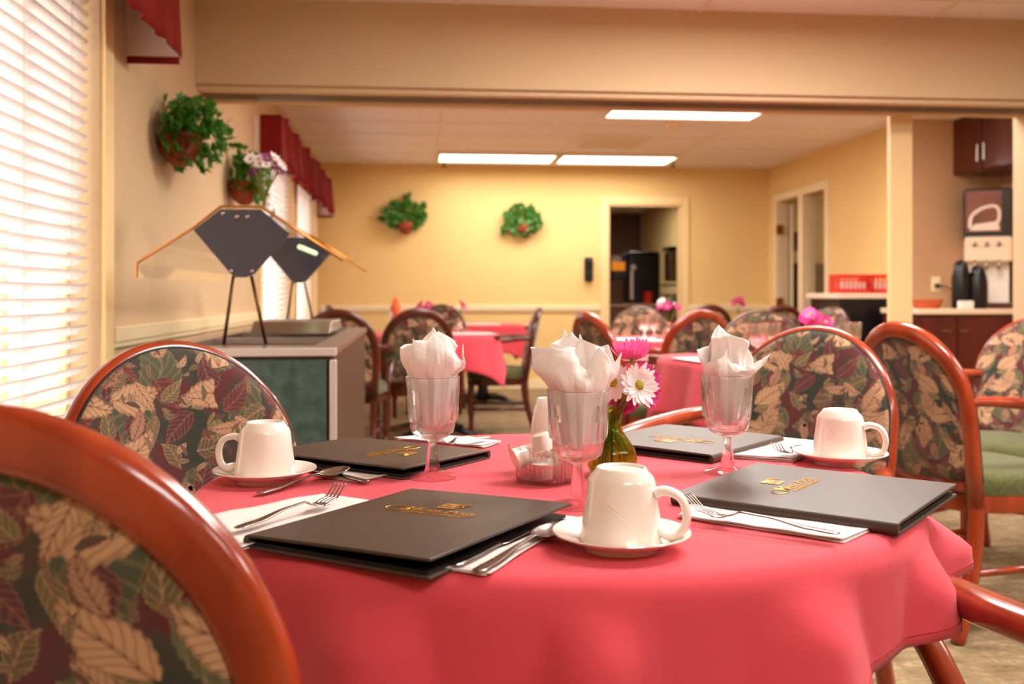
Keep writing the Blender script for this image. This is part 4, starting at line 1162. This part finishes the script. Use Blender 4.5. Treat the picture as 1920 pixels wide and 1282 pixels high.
posy(t, (-.01, 0, .06), 20, [K['wpet'], K['wpet'], K['purple']], .075, .14, .026, 6)

# ------------------------------------------------------------------ far table settings
def far_vase(p, label, mats, n=7, rad=.035, h=.13):
    t = thing('flower_vase', label, 'vase', p, 0, 'flower vases on the far tables')
    MB().lathe([(q[0], q[1]) for q in vp], 28).build('glass_body', K['glass'], t, smooth=True)
    posy(t, (0, 0, .08), n, mats, .07, h, rad, int(p[0] * 1000) % 97)
def tp(px, z, h=.7515): v = dp(px, z); return Vector((v.x, v.y, h))
far_vase(tp(860, 7.5), 'bud vase with pink flowers on the far left table', [K['pinkd'], K['pink']], 4, .04, .15)
far_vase(tp(800, 8.95 - 1.3), 'bud vase with magenta flowers behind the dark hoop backed chair', [K['pinkd']], 4, .04, .14)
far_vase(tp(1255, 6.3), 'bud vase with magenta flowers right of the two far goblets', [K['pinkd'], K['pinkd'], K['wpet']], 7, .04, .15)
far_vase(tp(1528, 4.35), 'vase of magenta daisies behind the right tapestry chair', [K['pinkd'], K['pink']], 12, .035, .11)
far_vase(tp(1385, 9.45), 'bud vase with purple flowers by the back wall', [K['pinkd']], 5, .045, .15)
GB = None
def far_goblet(p, label):
    global GB
    if GB is None:
        GB = goblet(p, label, 'goblets on the far tables')
    else: copy_tree(GB, p, 0, label, 'goblets on the far tables')
far_goblet(tp(1208, 6.15), 'left of two goblets on the table before the kitchen doorway')
far_goblet(tp(1226, 6.32), 'right of two goblets on the table before the kitchen doorway')
far_goblet(tp(1422, 4.22), 'left of two goblets behind the right tapestry chair')
far_goblet(tp(1447, 4.42), 'second goblet behind the right tapestry chair, closer to the flowers')
far_goblet(tp(1598, 4.5), 'goblet right of the magenta daisies, behind the red wood chair')
far_goblet(tp(742, 7.2), 'goblet beside the dark hoop backed chair, far left table')
def pmat(px, z, w_, d_, rot, label):
    v = dp(px, z); o = MB().box(-w_ / 2, w_ / 2, -d_ / 2, d_ / 2, 0, .0012).build('paper_placemat', K['papermat']); o.location = (v.x, v.y, .7512); o.rotation_euler.z = R(rot)
    tag(o, label, 'placemat', 'paper placemats on the far tables')
pmat(882, 7.2, .34, .24, 8, 'white placemat on the far left table')
pmat(900, 9.5, .4, .26, 4, 'white placemat on the table by the back wall')
pmat(1175, 6.3, .34, .24, 5, 'white placemat left of the two far goblets')
pmat(1243, 6.12, .2, .15, 5, 'small white placemat in front of the far bud vase')
pmat(1330, 4.3, .22, .3, 10, 'white placemat behind the right napkin goblet')
# orange folded napkin in the far goblet
v = tp(736, 7.2); g = MB().lathe([(.012, .08), (.03, .155), (.036, .19), (.014, .25), (.002, .27)], 9, fn=lambda i, a, r, z: r * (1 + .25 * math.sin(3 * a)))
o = g.build('orange_napkin', mat('orange_napkin_cloth', (226, 104, 60), .8)); o.location = tp(742, 7.2); tag(o, 'orange folded napkin in the goblet on the far left table', 'napkin')

# ------------------------------------------------------------------ wall phone, kitchen, nook
v = dp(1105, 11.0)
t = thing('wall_phone', 'black wall phone left of the kitchen doorway', 'phone', (v.x, YB, 1.18))
MB().box(-.048, .048, -.05, 0, 0, .27).build('base', K['black'], t, bevel=.02, seg=3)
MB().tube(smooth_path([(0, -.05, .25), (0, -.085, .22), (0, -.075, .14), (0, -.085, .06), (0, -.05, .03)], 5), .022, 10).build('handset', K['black'], t, smooth=True)
MB().box(-.012, .012, -.056, -.05, .07, .12).build('keypad', K['bsteel'], t)
# kitchen counter and machine
kcx0, kcx1 = kx0 + .05, kx1 - .55
t = thing('kitchen_counter', 'counter seen through the kitchen doorway', 'counter', (kcx0, 12.3, 0))
W_ = kcx1 - kcx0
MB().box(0, W_, 0, .7, .88, .92).build('worktop', K['nook'], t, bevel=.005)
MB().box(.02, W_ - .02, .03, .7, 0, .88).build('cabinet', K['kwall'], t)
v0, v1 = dp(1180, 12.55), dp(1240, 12.6)
t = thing('coffee_machine', 'large black coffee machine in the kitchen doorway', 'coffee machine', (v0.x, 12.4, .922))
wm = v1.x - v0.x
MB().box(0, wm, 0, .4, 0, .66).build('body', K['black'], t, bevel=.04, seg=3)
MB().box(-.20, .02, .08, .3, .30, .62).build('brew_head', K['black'], t, bevel=.02)
MB().box(-.20, -.03, .07, .08, .42, .53).build('lit_panel', K['orangel'], t)
MB().box(-.20, -.08, .07, .08, .53, .60).build('pale_panel', K['white'], t)
MB().box(-.08, -.03, .07, .08, .54, .60).build('blue_panel', K['bluel'], t)
MB().box(.02, .06, -.01, 0, .05, .42).build('chrome_strip', K['bsteel'], t)
MB().lathe([(0, 0), (.035, 0), (.035, .02), (0, .02)], 16, M=Matrix.Translation((.06, -.0, .46)) @ Matrix.Rotation(R(90), 4, 'X')).build('dial', K['bsteel'], t)
MB().box(-.2, wm - .02, .0, .38, 0, .03).build('drip_tray', K['black'], t)
v = dp(1225, 12.3)
o = MB().lathe([(0, 0), (.055, 0), (.062, .14), (.065, .15), (.055, .15), (.05, .01), (0, .01)], 24).build('red_container', K['redp'], smooth=True, auto=40); o.location = (v.x, 12.37, .922)
tag(o, 'red plastic container in front of the coffee machine', 'container')
for px, rr, hh, lb, mt in ((1258, .035, .10, 'small steel pot on the kitchen counter right of the red container', 'bsteel'), (1270, .03, .13, 'dark bottle on the kitchen counter at the door edge', 'black')):
    v = dp(px, 12.6); o = MB().lathe([(0, 0), (rr, 0), (rr, hh * .7), (rr * .5, hh), (0, hh)], 20).build('jar', K[mt], smooth=True, auto=40); o.location = (v.x, 12.42, .922); tag(o, lb, 'jar')
v = dp(1262, 13.2)
t = thing('wall_shelf', 'kitchen shelf with appliance right inside the doorway', 'shelf', (v.x - .05, 13.0, 1.15))
MB().box(0, .45, 0, .35, 0, .03).build('shelf_board', K['bsteel'], t)
MB().box(0, .45, 0, .35, -.14, -.11).build('shelf_board', K['bsteel'], t)
MB().box(.02, .4, .02, .3, .06, .46).build('appliance', K['steel'], t, bevel=.02)
MB().box(0, .42, .0, .32, .47, .53).build('appliance_lid', K['black'], t, bevel=.02)
area('kitchen_light', (3.0, 14.6, CEIL - .02), .6, 1.1, 20)
area('side_room_light', (XR + 1.3, 11.6, CEIL - .04), .6, 1.1, 7)
# side room contents
t = thing('maroon_cabinet', 'maroon cabinet seen through the side doorway', 'cabinet', (XR + .52, 11.75, 0))
MB().box(0, .5, 0, .9, 0, 1.42).build('body', K['maroon'], t, bevel=.005)
MB().box(-.012, 0, .02, .44, .04, 1.38).build('door', K['maroon'], t, bevel=.003)
MB().box(-.012, 0, .46, .88, .04, 1.38).build('door', K['maroon'], t, bevel=.003)
t = thing('wall_shelf', 'brown shelf high in the side room', 'shelf', (XR + .75, 12.3, 1.62))
MB().box(0, .35, 0, 1.2, 0, .04).build('shelf_board', K['brown'], t)
MB().box(.02, .33, .1, 1.1, .05, .22).build('boxes', K['wood_dark'], t)
area('nook_light', (4.45, 6.6, CEIL - .03), .25, .5, 5)
# high black cabinet with crates
hx = dp(1574, 8.1).x
t = thing('black_cabinet', 'black cabinet with a cream top below the red crates', 'cabinet', (hx, 7.85, 0))
MB().box(.03, XR - hx - .02, .02, .62, 0, 1.0).build('body', K['black'], t, bevel=.004)
MB().box(0, XR - hx - .02, 0, .66, 1.0, 1.045).build('top', K['counter'], t, bevel=.006)
def crate(x, y, label, wd=.27):
    t = thing('plastic_crate', label, 'crate', (x, y, 1.0455), 0, 'red plastic crates')
    g = MB(); H = .155; d = .22
    for (x0, x1, y0, y1) in ((0, wd, 0, .008), (0, wd, d - .008, d), (0, .008, .008, d - .008), (wd - .008, wd, .008, d - .008)):
        g.box(x0, x1, y0, y1, 0, .035); g.box(x0, x1, y0, y1, H - .025, H)
        horiz = (x1 - x0) > (y1 - y0); L = (x1 - x0) if horiz else (y1 - y0); n = 8
        for i in range(n):
            c = L * i / (n - 1) * .96
            if horiz: g.box(x0 + c, x0 + c + .010, y0, y1, .035, H - .025)
            else: g.box(x0, x1, y0 + c, y0 + c + .008, .035, H - .025)
    g.box(0, wd, 0, d, 0, .006)
    g.build('crate_body', K['redp'], t, bevel=.001)
    g = MB(); g.box(.03, wd - .03, .03, d - .03, .01, .09); g.build('contents', K['white'], t)
crate(hx + .03, 7.87, 'bright red plastic crate, left of two on the black cabinet')
crate(hx + .315, 7.87, 'red plastic crate, right of two, beside the yellow pier')
# beverage counter along nook back wall
t = thing('beverage_counter', 'maroon counter with cream top in the beverage nook', 'counter', (3.74, 7.12, 0))
W_ = NX - 3.76
MB().box(0, W_, 0, .617, .885, .925).build('worktop', K['counter'], t, bevel=.006)
MB().box(.02, W_, .03, .617, 0, .885).build('cabinet_body', K['maroon'], t)
for k in range(2):
    MB().box(.04 + k * .28, .30 + k * .28, .018, .03, .06, .86).build('cabinet_door', K['maroon'], t, bevel=.003)
    MB().tube([(.2 + k * .14, .012, .76), (.26 + k * .14, .012, .76)], .004, 6).build('door_handle', K['bsteel'], t)
cx = dp(1795, 8.05).x
t = thing('wall_cabinet', 'dark maroon wall cabinet above the juice machine', 'cabinet', (cx, 6.9, 2.0))
MB().box(.012, NX - cx - .002, 0, .84, 0, .455).build('body', K['maroon'], t, bevel=.003)
for k in range(2):
    d = MB().box(0, .012, .01 + k * .42, .41 + k * .42, .01, .44).build('door', K['maroon'], t, bevel=.003)
    MB().tube([(-.014, .37 + .09 * k, .07), (-.014, .37 + .09 * k, .20)], .005, 8).build('door_handle', K['bsteel'], d)
# beverage dispenser, angled
v = dp(1862, 7.75)
t = thing('beverage_dispenser', 'beverage dispenser with a coffee cup picture on the nook counter', 'dispenser', (v.x, 7.42, .927), R(-28))
W_ = .34
MB().box(-W_ / 2, W_ / 2, .0, .28, .46, .94).build('upper_housing', K['black'], t, bevel=.01)
MB().box(-W_ / 2 + .008, W_ / 2 - .075, -.006, 0, .60, .92).build('picture_panel', K['ad'], t)
g = MB().tube(smooth_path([(-.13, -.010, .63), (-.12, -.010, .72), (-.05, -.010, .78), (.04, -.010, .80), (.075, -.010, .76), (.07, -.010, .68), (.02, -.010, .66)], 4), .013, 8, sq=(.25, 1), up=(0, 1, 0))
g.prism([(-.135, .61), (.08, .61), (.07, .68), (-.10, .66)], -.012, -.007, 'y'); g.build('cup_picture', K['adw'], t)
MB().box(-W_ / 2, W_ / 2, -.05, .28, .36, .56).build('tap_housing', K['counter'], t, bevel=.02)
for k in range(3):
    x = -.10 + .085 * k
    MB().lathe([(0, 0), (.016, 0), (.018, .012), (0, .014)], 16, M=Matrix.Translation((x, -.052, .50)) @ Matrix.Rotation(R(90), 4, 'X')).build('push_button', K['steel'], t, smooth=True)
    MB().tube([(x, -.06, .37), (x, -.065, .30)], .012, 8).build('spout', K['steel'], t, smooth=True)
MB().box(-W_ / 2 + .02, W_ / 2 - .02, .06, .28, .04, .46).build('back_plate', K['white'], t)
MB().box(-W_ / 2, W_ / 2 + .05, -.10, .28, 0, .045).build('drip_tray', K['wood_dark'], t, bevel=.006)
def airpot(px, y, lb, h=.36):
    v = dp(px, 7.5); t = thing('airpot', lb, 'airpot', (v.x, y, .926), 0, 'black airpots')
    MB().lathe([(0, 0), (.065, 0), (.07, .02), (.07, h * .62), (.055, h * .82), (.045, h * .95), (.02, h), (0, h)], 28).build('body', K['black'], t, smooth=True, auto=50)
    MB().tube([(0, -.04, h * .8), (0, -.09, h * .78)], .012, 8).build('spout', K['black'], t)
airpot(1822, 7.28, 'left of two black airpots on the nook counter', .37)
airpot(1850, 7.24, 'black airpot in front of the dispenser taps', .33)
v = dp(1766, 7.45)
o = MB().lathe([(0, 0), (.085, 0), (.105, .04), (.115, .07), (.108, .07), (.095, .04), (.08, .01), (0, .01)], 30).build('wicker_basket', K['orange'], smooth=True, auto=50); o.location = (v.x, 7.32, .926)
tag(o, 'orange wicker basket on the nook counter', 'basket')
v = dp(1862, 7.2); o = MB().box(-.05, .05, -.03, .03, 0, .06).build('white_box', K['white'], bevel=.004); o.location = (v.x - .02, 7.16, .926); tag(o, 'small white box at the front of the nook counter', 'box')
v = dp(1755, 8.1)
t = thing('wall_outlet', 'cream wall outlet with a plugged-in dark cord above the basket', 'outlet', (v.x, NY - .012, 1.12))
MB().box(-.038, .038, -.006, 0, -.06, .06).build('cover_plate', K['trim'], t, bevel=.002)
MB().box(-.012, .02, -.035, -.006, -.03, .0).build('plug', K['black'], t)
MB().tube(smooth_path([(.01, -.035, -.015), (.08, -.05, -.03), (.14, -.08, -.10), (.20, -.12, -.17)], 5), .005, 6).build('cord', K['black'], t)
